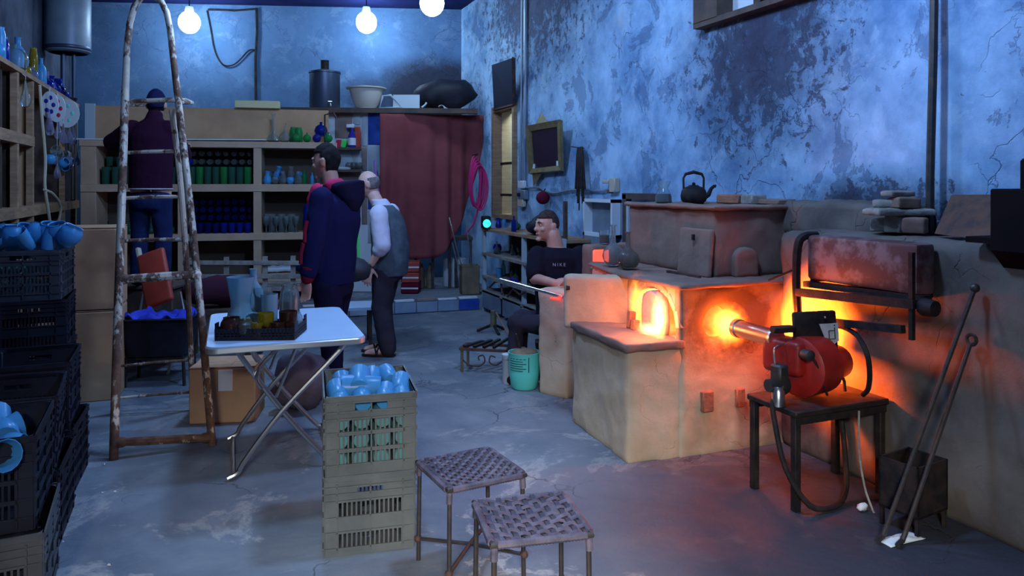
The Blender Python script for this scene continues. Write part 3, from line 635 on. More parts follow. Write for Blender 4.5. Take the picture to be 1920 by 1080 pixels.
# left wall of crates; x, y of the front right corner on plan
def lcr(proto, x, y, z, label, rot=0, m=M_CRATEB, tilt=(0, 0), scale=None):
    c = crate(proto, label, (x-.185, y+.235, z), (R(tilt[0]), R(tilt[1]), rot), m, None, scale); return c
lcr(crateL, -.53, 2.93, 0, 'grey crate at the very bottom of the nearest left-hand stack', R(4), M_CRATEG)
lcr(crateT, -.56, 2.97, .322, 'black crate of blue glass, upper one of the nearest left-hand stack', R(3))
lcr(crateT, -.575, 3.55, 0, 'black crate on the floor below the tilted empty one at left', R(1))
lcr(crateL, -.60, 3.50, .322, 'open black crate tilted slightly, standing behind the nearest stack at left', R(5), M_CRATEB, (0, 2))
lcr(crateT, -.60, 4.12, 0, 'lower black crate just left of the ladder foot', R(-1))
lcr(crateL, -.63, 4.14, .322, 'empty black crate with open top just left of the ladder foot', R(2))
lcr(crateL, -.76, 4.92, 0, 'lowest black crate of the four-high stack by the cardboard boxes', R(1), scale=(1, 1, .875))
lcr(crateT, -.77, 4.90, .283, 'second black crate up in the four-high stack by the cardboard boxes', R(-2), scale=(1, 1, .875))
lcr(crateL, -.76, 4.91, .566, 'third black crate up in the four-high stack by the cardboard boxes', R(3), scale=(1, 1, .875))
ctl = lcr(crateT, -.775, 4.90, .849, 'topmost dark crate heaped with pale blue glass by the cardboard boxes', R(0), M_CRATEM, scale=(1, 1, .875))
lcr(crateT, -.99, 3.52, .63, 'black crate partly hidden at the left picture edge below the blue bags', R(-2))

# ---------------------------------------------------------------- glass shapes
def hollow(prof, t=.003):
    return prof+[(max(r-t, .0006), z) for r, z in prof[::-1] if r > t*1.5 and z > t*1.5]+[(.0005, t*1.6)]
P_TUMB = [(.0005, 0), (.030, 0), (.033, .004), (.037, .06), (.040, .115)]
P_TALL = [(.0005, 0), (.036, 0), (.040, .006), (.042, .10), (.043, .20)]
P_HURR = [(.0005, 0), (.055, 0), (.062, .01), (.066, .05), (.058, .10), (.045, .125), (.046, .16), (.060, .24), (.066, .27)]
P_FLASK = [(.0005, 0), (.035, 0), (.058, .02), (.070, .055), (.062, .09), (.034, .115), (.016, .135), (.014, .19), (.013, .225), (.022, .235)]
P_LONG = [(.0005, 0), (.05, 0), (.075, .018), (.062, .06), (.035, .10), (.018, .16), (.014, .26), (.02, .34), (.026, .36)]
P_BOWL = [(.0005, 0), (.03, 0), (.05, .02), (.06, .05), (.055, .08), (.042, .10), (.045, .105)]
P_GOB = [(.0005, 0), (.033, 0), (.030, .005), (.006, .012), (.006, .07), (.022, .09), (.036, .13), (.036, .18)]
P_PITCH = [(.0005, 0), (.045, 0), (.058, .02), (.062, .06), (.045, .11), (.030, .14), (.034, .17), (.042, .19)]
P_VASE = [(.0005, 0), (.045, 0), (.048, .01), (.048, .20), (.043, .25), (.034, .28), (.036, .30)]
P_BOTT = [(.0005, 0), (.042, 0), (.046, .01), (.046, .15), (.036, .19), (.016, .22), (.016, .27), (.019, .275)]
P_BALL = [(.0005, 0), (.03, .004), (.055, .025), (.068, .065), (.055, .105), (.03, .125), (.014, .132), (.014, .15), (.018, .154)]
P_MUG = [(.0005, 0), (.030, 0), (.034, .01), (.036, .075)]
GP = {}
NAMES = {'tumbler': P_TUMB, 'tall_tumbler': P_TALL, 'hurricane_glass': P_HURR, 'flask': P_FLASK, 'long_necked_vase': P_LONG, 'glass_bowl': P_BOWL, 'goblet': P_GOB, 'glass_pitcher': P_PITCH, 'cylinder_vase': P_VASE, 'glass_bottle': P_BOTT, 'glass_ball': P_BALL, 'small_glass': P_MUG}
def gmesh(kind, n=14):
    if kind not in GP:
        o = MB().lathe(hollow(NAMES[kind], .0035), n).build(kind, G_CLEAR); GP[kind] = o.data; bpy.data.objects.remove(o)
    return GP[kind]
def gl(kind, m, loc, label, group=None, rot=(0, 0, 0), s=1.0, cat='glass', extra=None):
    o = bpy.data.objects.new(kind, gmesh(kind)); COL.objects.link(o)
    if not o.data.materials: o.data.materials.append(m)
    o.material_slots[0].link = 'OBJECT'; o.material_slots[0].material = m
    o.location = loc; o.rotation_euler = tuple(R(a) for a in rot); o.scale = s if isinstance(s, tuple) else (s, s, s)
    return tag(o, label, cat, group)
# tumblers in the front crate, lying in layers on their sides
def in_crate(c, p): 
    m = Matrix.Translation(c.location) @ c.rotation_euler.to_matrix().to_4x4(); return m @ Vector(p)
cz = math.degrees(CR)
for lay, z in enumerate((.055, .135, .212)):
    for k in range(4):
        for j in range(3 if lay == 2 else 2):
            gl('tumbler', G_TEAL, in_crate(ctop, (-.128+.085*k+.003*lay, -.222+.125*j, z)), 'pale tumbler packed inside the front grey-green crate', 'tumblers packed in the front crate', (-90, 0, cz), 1.0)
for k, (x, y, z, rx, rz, s) in enumerate([(-.125, -.13, .285, -86, 4, 1.05), (-.04, -.09, .312, -80, -3, 1.12), (.055, -.06, .305, -90, 82, 1.25), (.13, -.10, .287, -84, -8, 1.05), (-.10, .03, .285, -88, 2, 1.05), (.02, .06, .29, -88, -6, 1.05), (.115, .07, .29, -85, 9, 1.0), (-.03, -.19, .277, -88, 2, 1.0), (.06, -.185, .277, -86, -5, 1.0), (.135, -.20, .275, -88, 0, .95), (-.12, -.205, .275, -88, 2, .95)]):
    gl('tumbler', G_AQUA, in_crate(ctop, (x, y, z)), 'pale blue tumbler lying '+('back left', 'back left of centre, tallest of the heap', 'crosswise in the middle', 'at the right', 'far left corner', 'in the far middle', 'far right', 'front, left of centre', 'front, right of centre', 'front right corner', 'front left corner')[k]+' on the front crate', 'tumblers heaped on the front crate', (rx, 0, cz+rz), s*1.12)
# the crate below holds glass too
for k in range(5):
    gl('tumbler', G_SMOKE, in_crate(ctop, (-.14+.07*k, -.12, -.262 if k % 2 else -.30)), ORD[k]+' tumbler from the left inside the lower front crate', 'tumblers in the lower front crate', (0, 0, 0), .95)
for k in range(13):
    x, y = -.15+.085*(k % 5)-.02*(k//5), -.16+.125*(k//5)
    gl(('tumbler', 'glass_bowl', 'tumbler')[k % 3], G_AQUA, in_crate(ctl, (x, y, .27+.02*((k*5) % 3))), ORD[k//5]+' row, '+ORD[k % 5]+' pale blue glass on the tall left-hand crate stack', 'pale blue glasses on the tall crate stack', ((k*47) % 80-40, (k*31) % 60-30, k*50), 1.1)
for k in range(5):
    gl('glass_bowl', G_AQUA, in_crate(ctl, (-.12+.07*k, -.10+.03*(k % 2), .325)), 'topmost layer, '+ORD[k]+' pale blue bowl from the left on the tall crate stack', 'pale blue glasses on the tall crate stack', (60-20*k, 20*(k % 3)-20, k*40), 1.05)
for k in range(8):
    gl('tumbler', G_TEAL, in_crate(ctl, (-.13+.075*(k % 4), -.19, .08+.10*(k//4))), 'blue tumbler seen through the slots of the tall stack top crate', 'tumblers behind the slots of the tall stack', (-90, 0, math.degrees(ctl.rotation_euler.z)), 1.0)
cnear = [o for o in COL.objects if o.get('label', '').startswith('black crate of blue glass')][0]
for k in range(7):
    gl(('glass_bowl', 'hurricane_glass')[k % 2], G_AQUA, in_crate(cnear, (-.10+.08*(k % 3), -.12+.12*(k//3), .235+.01*(k % 3))), ORD[k]+' blue glass lying in the upper crate of the nearest stack', 'blue glasses in the nearest crate', (80, 0, 40*k), .82)

# ---------------------------------------------------------------- step ladder
ld = thing('step_ladder', 'tall rusty step ladder with flaking cream paint standing open on the floor', 'ladder', (0, 0, 0))
def RA(px, py, d0, k): return A(px, py, (d0+1.5*k)/(1-k*(347-py)/1400))
lf = lambda px, py: RA(px, py, 4.08, .30)
rf = lambda px, py: RA(px, py, 4.30, .22)
lo = Fl(215, 770)*1; base = Vector((lf(300, 850).x, lf(300, 850).y, 0)); ld.location = base
def LB(pts): return [Vector(p)-base for p in pts]
hoop = [lf(213, 862), lf(221, 600), lf(229, 350), lf(234, 200), lf(238, 90), lf(243, 45), lf(252, 12), lf(266, -6), rf(285, -9), rf(302, 2), rf(313, 24), rf(319, 55), rf(325, 110), rf(339, 230), rf(358, 400), rf(378, 600), rf(398, 836)]
MB().tube(LB(hoop), [.024]*4+[.020]*9+[.022]*4, 10).build('front_frame', M_LADDER, ld)
rl = lambda px, py: RA(px, py, 4.90, -.10)
rr_ = lambda px, py: RA(px, py, 4.99, -.12)
MB().tube(LB([rl(216, 775), rl(222, 600), rl(228, 380), rl(236, 205)]), .018, 8).build('rear_leg', M_LADDER, ld)
MB().tube(LB([rr_(362, 768), rr_(359, 690), rr_(350, 500), rr_(337, 330), rr_(322, 205)]), .018, 8).build('rear_leg', M_LADDER, ld)
for y in (285, 370, 450, 685, 745):
    a, b = rl(216+(775-y)*.034, y+2), rr_(322+(y-205)*.075, y-1+(-9 if y > 600 else 0))
    MB().tube(LB([a, a*.5+b*.5+Vector((0, 0, .004)), b]), .012 if y < 600 else .009, 7).build('rung', M_LADDER, ld)
for y, q in ((522, .026), (828, .024)):
    a, b = lf(213+(862-y)*.031, y+2), rf(398-(836-y)*.082, y-8)
    MB().tube(LB([a, a*.8+b*.2, a*.2+b*.8, b]), [q*.8, q, q, q*.8], 8).build('tread', M_LADDER, ld)
    for p, s in ((a, 1), (b, -1)): MB().ball(Vector(p)-base+(b-a)*(.06*s), (.045, .03, .03), 8, 6).build('weld_plate', M_LADDER, ld)
a, b = lf(236, 196), rf(334, 192)
back = C2W(0, .2, .02)
for k, (u_, dz) in enumerate(((0, 0), (.25, .006), (.5, .012), (.75, .006), (1, 0))):
    MB().tube(LB([a+back*u_, a+back*u_+(b-a)*.12+Vector((0, 0, .02)), b+back*u_-(b-a)*.12+Vector((0, 0, .02)), b+back*u_]), .013, 8).build('platform_bar', M_LADDER, ld)
MB().tube(LB([a, a+back*1.05]), .012, 6).build('hinge_bar', M_LADDER, ld); MB().tube(LB([b, b+back*1.05]), .012, 6).build('hinge_bar', M_LADDER, ld)

# ---------------------------------------------------------------- folding table
ft = thing('folding_table', 'white folding table with crossed tube legs, tray of glassware on it', 'table', (.385, 4.36, 0), R(-1.5))
def rrect(w, d, r, n=6): return [(sx*(w/2-r)+r*math.cos(R(a0+90*k/n)), sy*(d/2-r)+r*math.sin(R(a0+90*k/n))) for sx, sy, a0 in ((1, 1, 0), (-1, 1, 90), (-1, -1, 180), (1, -1, 270)) for k in range(n+1)]
MB().prism(rrect(.76, 1.02, .055), .702, .72).build('table_top', M_WHITE, ft)
eg = MB().prism(rrect(.772, 1.032, .06), .684, .716).build('edge_band', M_ALU, ft, bevel=.005)
for y in (-.33, .30):
    MB().tube([(.30, y, .685), (.27, y, .62), (-.02, y, .33), (-.20, y, .10), (-.235, y, .04), (-.285, y, .016)], .0135, 8).build('leg', M_STEEL, ft)
    MB().tube([(-.24, y+.03, .685), (-.22, y+.03, .62), (.0, y+.03, .30), (.22, y+.03, .04), (.28, y+.03, .016)], .0135, 8).build('leg', M_STEEL, ft)
    MB().tube([(-.02, y, .685), (-.06, y, .64), (-.13, y+.01, .56), (-.145, y+.02, .50), (-.12, y+.025, .45)], .011, 8).build('brace', M_STEEL, ft)
    MB().tube([(.06, y, .685), (.03, y+.01, .60), (-.05, y+.02, .40)], .009, 8).build('brace', M_STEEL, ft)
MB().tube([(-.26, -.33, .022), (-.26, .30, .022)], .011, 8).build('foot_bar', M_STEEL, ft)
MB().tube([(.25, -.30, .03), (.25, .33, .03)], .011, 8).build('foot_bar', M_STEEL, ft)
# tray and what it holds
tp = A(493, 610, 3.92); trz = -CAM*0+CAM+R(18)
tc = C2W((492-960)/1400*3.88, 3.88, .722)
tr = thing('plastic_tray', 'low black plastic tray full of glasses on the white folding table', 'tray', tc, CAM+R(3))
mb = MB()
W_, D_ = .385, .27
MB().bb((-W_/2, -D_/2, 0), (W_/2, D_/2, .006)).build('tray_floor', M_CRATEB, tr)
for ang, w_, off in ((0, W_, D_/2), (180, W_, D_/2), (90, D_, W_/2), (-90, D_, W_/2)):
    q = MB()
    for z0, z1 in ((0, .018), (.024, .03), (.036, .058)): q.bb((-w_/2, -.005, z0), (w_/2, 0, z1))
    n = int(w_/.018)
    for k in range(n+1): q.bb((-w_/2+k*w_/n-.003, -.005, 0), (-w_/2+k*w_/n+.003, 0, .058))
    if abs(ang) == 90: q.bb((-w_/2, -.005, .058), (-w_/2+.07, 0, .085)).bb((w_/2-.05, -.005, .058), (w_/2, 0, .085))
    m_ = MB(); m_.add(q.v, q.f, RZ(ang) @ T((0, -off, 0))); m_.build('tray_side', M_CRATEB, tr, smooth=0)
TM = Matrix.Translation(tr.location) @ Matrix.Rotation(tr.rotation_euler.z, 4, 'Z')
for kind, m, x, y, z, s, rot, lab in (
    ('hurricane_glass', G_PALE, -.118, .02, .008, 1.08, (0, 0, 0), 'big pale blue hurricane-shaped glass at left in the tray'),
    ('glass_bottle', G_PALE, -.075, .10, .008, 1.18, (0, 0, 0), 'pale blue bottle standing behind the hurricane glass in the tray'),
    ('tall_tumbler', G_CLEAR, -.022, .09, .008, 1.15, (0, 0, 0), 'tall clear tumbler in the back middle of the tray'),
    ('tall_tumbler', G_PALE, .028, .03, .008, 1.0, (0, 0, 0), 'frosty pale blue tall tumbler in the middle of the tray'),
    ('glass_bowl', G_PALE, -.05, .0, .008, 1.0, (30, 0, 0), 'rounded pale blue bowl tipped among the tray glasses'),
    ('small_glass', G_AMBER, .035, -.065, .04, 1.15, (0, 0, 0), 'taller amber mug standing in the front of the tray'),
    ('small_glass', G_AMBER, .0, -.09, .008, 1.0, (0, 0, 0), 'short amber mug left of the taller amber one in the tray'),
    ('glass_bowl', G_AMBER, -.075, -.07, .008, .8, (0, 0, 0), 'small amber bowl near the tray left front'),
    ('glass_bowl', G_BROWN, -.13, -.085, .008, .95, (0, 0, 0), 'dark brown bowl in the tray front left corner'),
    ('glass_bowl', G_SMOKE, -.055, -.10, .008, .75, (180, 0, 0), 'upturned clear bowl at the tray front edge'),
    ('small_glass', G_BROWN, .10, -.085, .008, 1.0, (0, 0, 0), 'squat brown glass at the tray front right'),
    ('small_glass', G_BROWN, .055, -.10, .008, .8, (0, 0, 0), 'small dark amber glass between mug and brown glass in the tray'),
    ('small_glass', G_BROWN, .14, -.03, .03, 1.3, (0, 0, 0), 'dark tea-coloured jar at the tray right end'),
    ('glass_bowl', G_PALE, .14, .07, .008, .9, (0, 0, 0), 'pale blue bowl behind the dark jar in the tray')):
    p = TM @ Vector((x, y, z if rot[0] != 180 else .09)); gl(kind, m, p, lab, None, rot, s, 'glass')
gl('cylinder_vase', G_CLEAR, TM @ Vector((.10, .16, .0)), 'tall clear straight vase standing on the table behind the tray', None, (0, 0, 0), (1.15, 1.15, .80))
# small white table further back, behind the men
t2 = thing('low_table', 'small white-topped table behind the white folding table and the men', 'table', C2W(-1.56, 7.05, 0), CAM+R(14))
MB().prism(rrect(.52, .42, .03), .345, .37).build('table_top', M_WHITE, t2)
for x in (-.21, .21):
    for y in (-.16, .16): MB().bar((x, y, 0), (x, y, .345), .03, .03).build('leg', M_DARK, t2)

# ---------------------------------------------------------------- woven stools
def stool(name, c, rot, label, z=.40, s=.315, n=10, loose=False):
    t = thing(name, label, 'stool', c, rot); h = s/2
    for x in (-1, 1):
        for y in (-1, 1):
            MB().tube([(x*(h-.004), y*(h-.004), 0), (x*(h-.008), y*(h-.008), z-.012)], .009, 8).build('leg', M_DARK, t)
            MB().tube([(x*(h-.006), y*(h-.006), z-.06), (x*(h-.008), y*(h-.008), z-.01)], .0125, 8).build('wrapping', M_STRAP, t)
    MB().tube([(-h, -h, z-.01), (h, -h, z-.01), (h, h, z-.01), (-h, h, z-.01)], .010, 8, True).build('seat_frame', M_DARK, t)
    for a, b in (((-h, -h), (h, h)), ((-h, h), (h, -h))):
        MB().tube([(a[0], a[1], .085), (0, 0, .095), (b[0], b[1], .085)], .008, 6).build('stretcher', M_DARK, t)
        for q in (a, b): MB().ball((q[0]*.985, q[1]*.985, .085), .016, 8, 6).build('rust_joint', M_RUST, t)
    w_ = s/n*(.60 if loose else .72)
    for ax in (0, 1):
        for k in range(n):
            if loose and ax == 1 and k % 3 == 1: pass
            c0 = -h+s*(k+.5)/n+random.uniform(-.003, .003)*(2 if loose else 1); N_ = n*2
            ww = w_*(.86 if loose and ax == 1 else 1); vs = []
            for i in range(N_+1):
                u_ = -h-.006+(s+.012)*i/N_; ph = ((i//2)+k+ax) % 2
                zz = z+(.0028 if (ph == 0) else -.0028)*(1.5 if i % 2 else .3) - .012*math.sin(math.pi*i/N_)*math.sin(math.pi*(k+.5)/n)
                if i in (0, N_): zz = z-.016
                for e, dz in ((-1, 0), (1, 0), (1, -.003), (-1, -.003)):
                    v = (u_, c0+e*ww/2, zz+dz) if ax == 0 else (c0+e*ww/2, u_, zz+dz); vs.append(v)
            fs = []
            for i in range(N_):
                for j in range(4): fs.append((i*4+j, i*4+(j+1) % 4, (i+1)*4+(j+1) % 4, (i+1)*4+j))
            MB().add(vs, fs).build('strap', M_STRAP if ax == 0 else M_STRAPD, t, smooth=30)
    # binding wound round the frame
    for a, b in (((-h, -h), (h, -h)), ((h, -h), (h, h)), ((h, h), (-h, h)), ((-h, h), (-h, -h))):
        a, b = Vector((*a, z-.01)), Vector((*b, z-.01)); pts = [a+(b-a)*(i/60) for i in range(3, 58)]
        MB().tube(pts, [.0135 if i % 2 else .0115 for i in range(len(pts))], 7).build('edge_binding', M_STRAP, t)
    return t
stool('woven_stool', C2W(-.165, 2.925, 0), CAM+R(28), 'low woven strap stool with tight weave beside the front crates', .40, .318, 13)
stool('woven_stool', C2W(.060, 2.49, 0), CAM+R(13), 'nearest low woven strap stool with loose gappy weave', .40, .322, 10, True)
# ---------------------------------------------------------------- cubby shelves at the back
CB0 = C2W(-4.70, 8.13, 0); CBR = CAM+R(13)
CBM = Matrix.Translation(CB0) @ Matrix.Rotation(CBR, 4, 'Z')
cb = thing('cubby_shelf', 'wide brown board cubby shelf full of coloured glass at the back', 'shelf', CB0, CBR)
XS = [(0, .155), (.985, 1.06), (1.79, 1.877), (2.56, 2.68)]; ZS = [(1.925, 1.995), (1.425, 1.51), (.87, .95), (.35, .43), (0, .06)]
DEP = .42
for a, b in XS: MB().bb((a, 0, 0), (b, DEP, 1.93)).build('upright', M_BOARD, cb, bevel=.003)
for k, (a, b) in enumerate(ZS): MB().bb((-.01 if k == 0 else 0, -.012, a), (2.72 if k == 0 else 2.68, DEP, b)).build('shelf_board' if k else 'top_board', M_BOARD, cb, bevel=.003)
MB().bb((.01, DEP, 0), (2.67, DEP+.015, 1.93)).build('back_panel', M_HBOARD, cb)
Wc = lambda x, y, z: CBM @ Vector((x, y, z))
def cell(ci, ri): return XS[ci][1], XS[ci+1][0], ZS[ri+1][1]+.001
# left compartment: bottle-green glasses (upper), smoky bottles (lower)
x0, x1, z = cell(0, 0)
for k in range(16):
    gl('tall_tumbler', G_DGREEN, Wc(x0+.07+.098*(k % 8), .10+.14*(k//8), z), ORD[k % 8]+' bottle-green tumbler from the left, '+('front', 'back')[k//8]+' row of the left upper cubby', 'green tumblers in the left cubby', s=.95)
for k in range(8):
    gl('tumbler', G_DGREEN, Wc(x0+.07+.098*k, .24, z+.205), ORD[k]+' green tumbler stacked upon the back row of the left upper cubby', 'stacked green tumblers in the left cubby', s=.9)
x0, x1, z = cell(0, 1)
for k in range(7): gl('flask', G_DGREEN, Wc(x0+.08+.11*k, .15, z), ORD[k]+' dark green flask from the left in the left middle cubby', 'dark flasks in the left middle cubby', s=.62)
# middle upper: green tall tumblers in front, smoky round glasses stacked on their sides behind
x0, x1, z = cell(1, 0)
for k in range(8): gl('tall_tumbler', G_GREEN if k % 3 == 1 else G_DGREEN, Wc(x0+.06+.086*k, .06, z), ORD[k]+' tall green tumbler from the left, front row of the middle upper cubby', 'green tumblers in the middle cubby', s=.98)
for r in range(4):
    for k in range(8): gl('tumbler', G_SMOKE, Wc(x0+.055+.088*k, .22 if r < 2 else .18, z+.055+.1*r), ORD[k]+' smoky glass from the left, end-on layer '+('one', 'two', 'three', 'four')[r]+' of the middle upper cubby', 'smoky glasses stacked end-on', (-90, 0, math.degrees(CBR)), 1.0)
gl('glass_ball', G_BLUE, Wc(x0+.03, .02, z+.20), 'round blue glass hanging at the left of the middle upper cubby', s=.85, cat='ornament')
# middle: cobalt tumblers
x0, x1, z = cell(1, 1)
for k in range(8): gl('tumbler', G_BLUED if k in (1, 2, 3) else G_BLUE, Wc(x0+.06+.086*k, .06, z), ORD[k]+' cobalt tumbler from the left in the front row of the blue cubby', 'cobalt tumblers standing in the blue cubby', s=1.0)
for r in range(3):
    for k in range(8): gl('tumbler', G_BLUED, Wc(x0+.06+.087*k, .24, z+.17+.09*r), ORD[k]+' dark cobalt tumbler from the left, end-on layer '+('one', 'two', 'three')[r]+' of the blue cubby', 'cobalt tumblers stacked end-on', (-90, 0, math.degrees(CBR)), .98)
for k in range(8): gl('tumbler', G_BLUED, Wc(x0+.06+.086*k, .22, z), ORD[k]+' dark cobalt tumbler from the left, second row of the blue cubby', 'cobalt tumblers in the second row', s=1.0)
# right upper: pale pitchers and bowls; right middle: goblets and a tall blue vase
x0, x1, z = cell(2, 0)
for k in range(10): gl(('glass_pitcher', 'glass_bowl')[k % 2], G_CLEAR if k % 3 else G_AQUA, Wc(x0+.06+.085*(k % 5), .08+.13*(k//5), z+(.0 if k < 5 else .06)), ORD[k % 5]+' pale '+('pitcher', 'bowl')[k % 2]+' from the left, '+('front', 'upper back')[k//5]+' of the right upper cubby', 'pale glass piled in the right cubby', ((k*40) % 60-20 if k > 4 else 0, 0, k*37), .8)
gl('glass_bottle', G_GREEN, Wc(x0+.47, .10, z), 'slim green bottle in the right upper cubby beside the pale glass', s=.62, cat='bottle')
gl('glass_bottle', G_AQUA, Wc(x0+.56, .10, z), 'pale blue bottle beside the slim green one in the right upper cubby', s=.5, cat='bottle')
gl('tumbler', G_SMOKE, Wc(x0+.63, .10, z), 'short smoky tumbler at the right end of the right upper cubby', s=.9)
x0, x1, z = cell(2, 1)
for k in range(8): gl(('goblet', 'tall_tumbler')[k % 2], G_CLEAR, Wc(x0+.05+.055*(k % 7), .06+.09*(k % 2)+.1*(k//7), z), ORD[k]+' clear '+('goblet', 'tumbler')[k % 2]+' from the left in the right middle cubby', 'clear glasses in the right middle cubby', s=1.05)
gl('cylinder_vase', G_BLUE, Wc(x0+.50, .12, z), 'tall cobalt blue vase standing in the right middle cubby', s=(.95, .95, 1.08), cat='vase')
gl('goblet', G_CLEAR, Wc(x0+.59, .09, z), 'clear goblet right of the tall cobalt vase', s=1.1)
x0, x1, z = cell(2, 2)
fo = MB().grid(lambda a, b: Vector(((a-.5)*.30, (b-.5)*.22, .05+.02*noise.noise(Vector((a*5, b*5, 1))))), 10, 8).build('foam_pad', M_PAPER, None, loc=Wc(x0+.17, .16, z+.065), rotz=CBR); bake(fo, [('SOLIDIFY', dict(thickness=.05))])
tag(fo, 'crumpled pale foam pad on the low right cubby board', 'pad')
bxs = MB().bb((-.17, -.1, 0), (.17, .1, .05)).build('flat_carton', M_CARD, None, bevel=.004, loc=Wc(x0+.17, .16, z), rotz=CBR); tag(bxs, 'flat brown carton under the pale foam pad', 'box')
bl = MB().ball((0, 0, .10), (.17, .10, .07), 14, 9).build('blue_bundle', M_NAVY, None, loc=Wc(x0+.52, .15, z), rotz=CBR); rough_up(bl, .015, 8); tag(bl, 'dark blue cloth bundle on the low right cubby board', 'cloth')
# flattened cardboard stood along the top, white paper, foam strip
q = MB().bb((.02, .30, 2.0), (2.62, .32, 2.40)).build('cardboard_sheet', M_CARD, None); q.matrix_world = CBM; tag(q, 'long flattened cardboard sheet standing along the cubby top', 'cardboard')
q = MB().bb((-.02, -.01, 1.996), (1.95, .24, 2.008)).build('paper_strip', M_PAPER, None); bake(q, []); q.matrix_world = CBM @ Matrix.Rotation(R(-.5), 4, 'Y'); tag(q, 'white paper laid along the top of the cubby shelf', 'paper')
q = MB().bb((1.56, .22, 2.405), (2.06, .36, 2.49)).build('foam_block', M_YELLOW, None, bevel=.004); q.matrix_world = CBM; tag(q, 'yellowish foam strip lying on the upright cardboard sheet', 'foam')
q = MB().bb((-.04, .28, 2.0), (.06, .31, 2.42)).build('board_offcut', M_TILEW, None); q.matrix_world = CBM; tag(q, 'pale blue-grey board at the left end of the cubby top', 'board')
for kind, m, x, y, s, lab in (('long_necked_vase', G_CLEAR, 2.00, .10, (1.05, 1.05, .93), 'clear long-necked vase on the cubby top at the left of the row'), ('flask', G_CLEAR, 2.13, .09, .92, 'clear round flask with short neck next to the long-necked vase'),
    ('cylinder_vase', G_GREEN, 2.22, .20, (1.0, 1.0, .62), 'bright green ribbed vase behind the clear flask'), ('glass_ball', G_GREEN, 2.255, .06, .72, 'small green glass ball in front of the green ribbed vase'), ('cylinder_vase', G_GREEN, 2.285, .15, (.9, .9, .60), 'second green vase right of the ribbed one on the cubby top'),
    ('glass_ball', G_GREEN, 2.38, .06, .72, 'pale green ball between the green vases and the blue ball'), ('glass_ball', G_BLUE, 2.49, .05, .75, 'small cobalt glass ball at the front of the cubby top'), ('glass_ball', G_GREEN, 2.62, .05, .78, 'green glass ball at the right end of the cubby top')):
    gl(kind, m, Wc(x, y, 1.998), lab, None, s=s, cat='vase' if 'vase' in kind or kind == 'flask' else 'ornament')
gl('glass_ball', G_BLUE, Wc(2.535, .17, 2.07), 'large shiny cobalt ball resting above the smaller balls', s=1.15, cat='ornament')
gp = MB().tube([Vector((0, .02, .0)), Vector((0, .02, .33)), Vector((.10, .02, .36)), Vector((.13, .02, .30))], .012, 6).build('bent_rod', M_DARK, None); gp.matrix_world = CBM @ T((2.58, .10, 2.0)); tag(gp, 'dark bent rod standing behind the blue balls', 'rod')

# ---------------------------------------------------------------- dark display shelf along the left wall
FU = -1.43
def vw(px, u=FU): r = (px-960)/1400; d = u/(CU*r+SU); return -SU*r*d+CU*d
ls = thing('display_shelf', 'dark wooden display shelf along the left wall holding vases and hanging ornaments', 'shelf', (FU, 8.0, 0))
V0, V1 = 5.3, vw(147)
lsb = lambda mb, a, b: mb.bb((a[0]-FU, a[1]-8.0, a[2]), (b[0]-FU, b[1]-8.0, b[2]))
lsb(MB(), (-1.80, V0, 2.42), (FU+.01, V1, 2.46)).build('top_board', M_WOOD, ls)
lsb(MB(), (-1.80, V0, 1.23), (FU+.01, V1, 1.32)).build('lower_board', M_WOOD, ls)
lsb(MB(), (-1.80, V0, 1.84), (FU+.005, vw(64), 1.93)).build('middle_board', M_WOOD, ls)
lsb(MB(), (-1.80, V0, .1), (FU, V1, .14)).build('bottom_board', M_WOODD, ls)
for px, w_ in ((0, .07), (36, .07), (64, .06), (122, .05), (144, .10)):
    v = vw(px); lsb(MB(), (FU-.05, v-w_, 0), (FU, v, 2.42)).build('post', M_WOOD, ls)
for px in (18, 36, 64, 122): v = vw(px); lsb(MB(), (-1.79, v-.02, .14), (FU-.05, v, 2.42)).build('divider', M_CARD if px == 64 else M_WOODD, ls)
lsb(MB(), (-1.8, V0, .14), (-1.785, V1, 2.42)).build('back_panel', M_WOODD, ls)
lsb(MB(), (-1.78, vw(66), 1.33), (-1.775, vw(118), 2.40)).build('back_sheet', M_CARD, ls)
for k in range(4): v = vw(124+5.5*k); lsb(MB(), (FU-.03+.004*k, v, 1.33), (FU-.01+.004*k, v+.17, 2.38-.03*k)).build('plank', M_WOODD, ls, bevel=.004)
lsb(MB(), (FU, vw(118), 1.80), (FU+.015, vw(143), 1.86)).build('cross_batten', M_WOODD, ls)
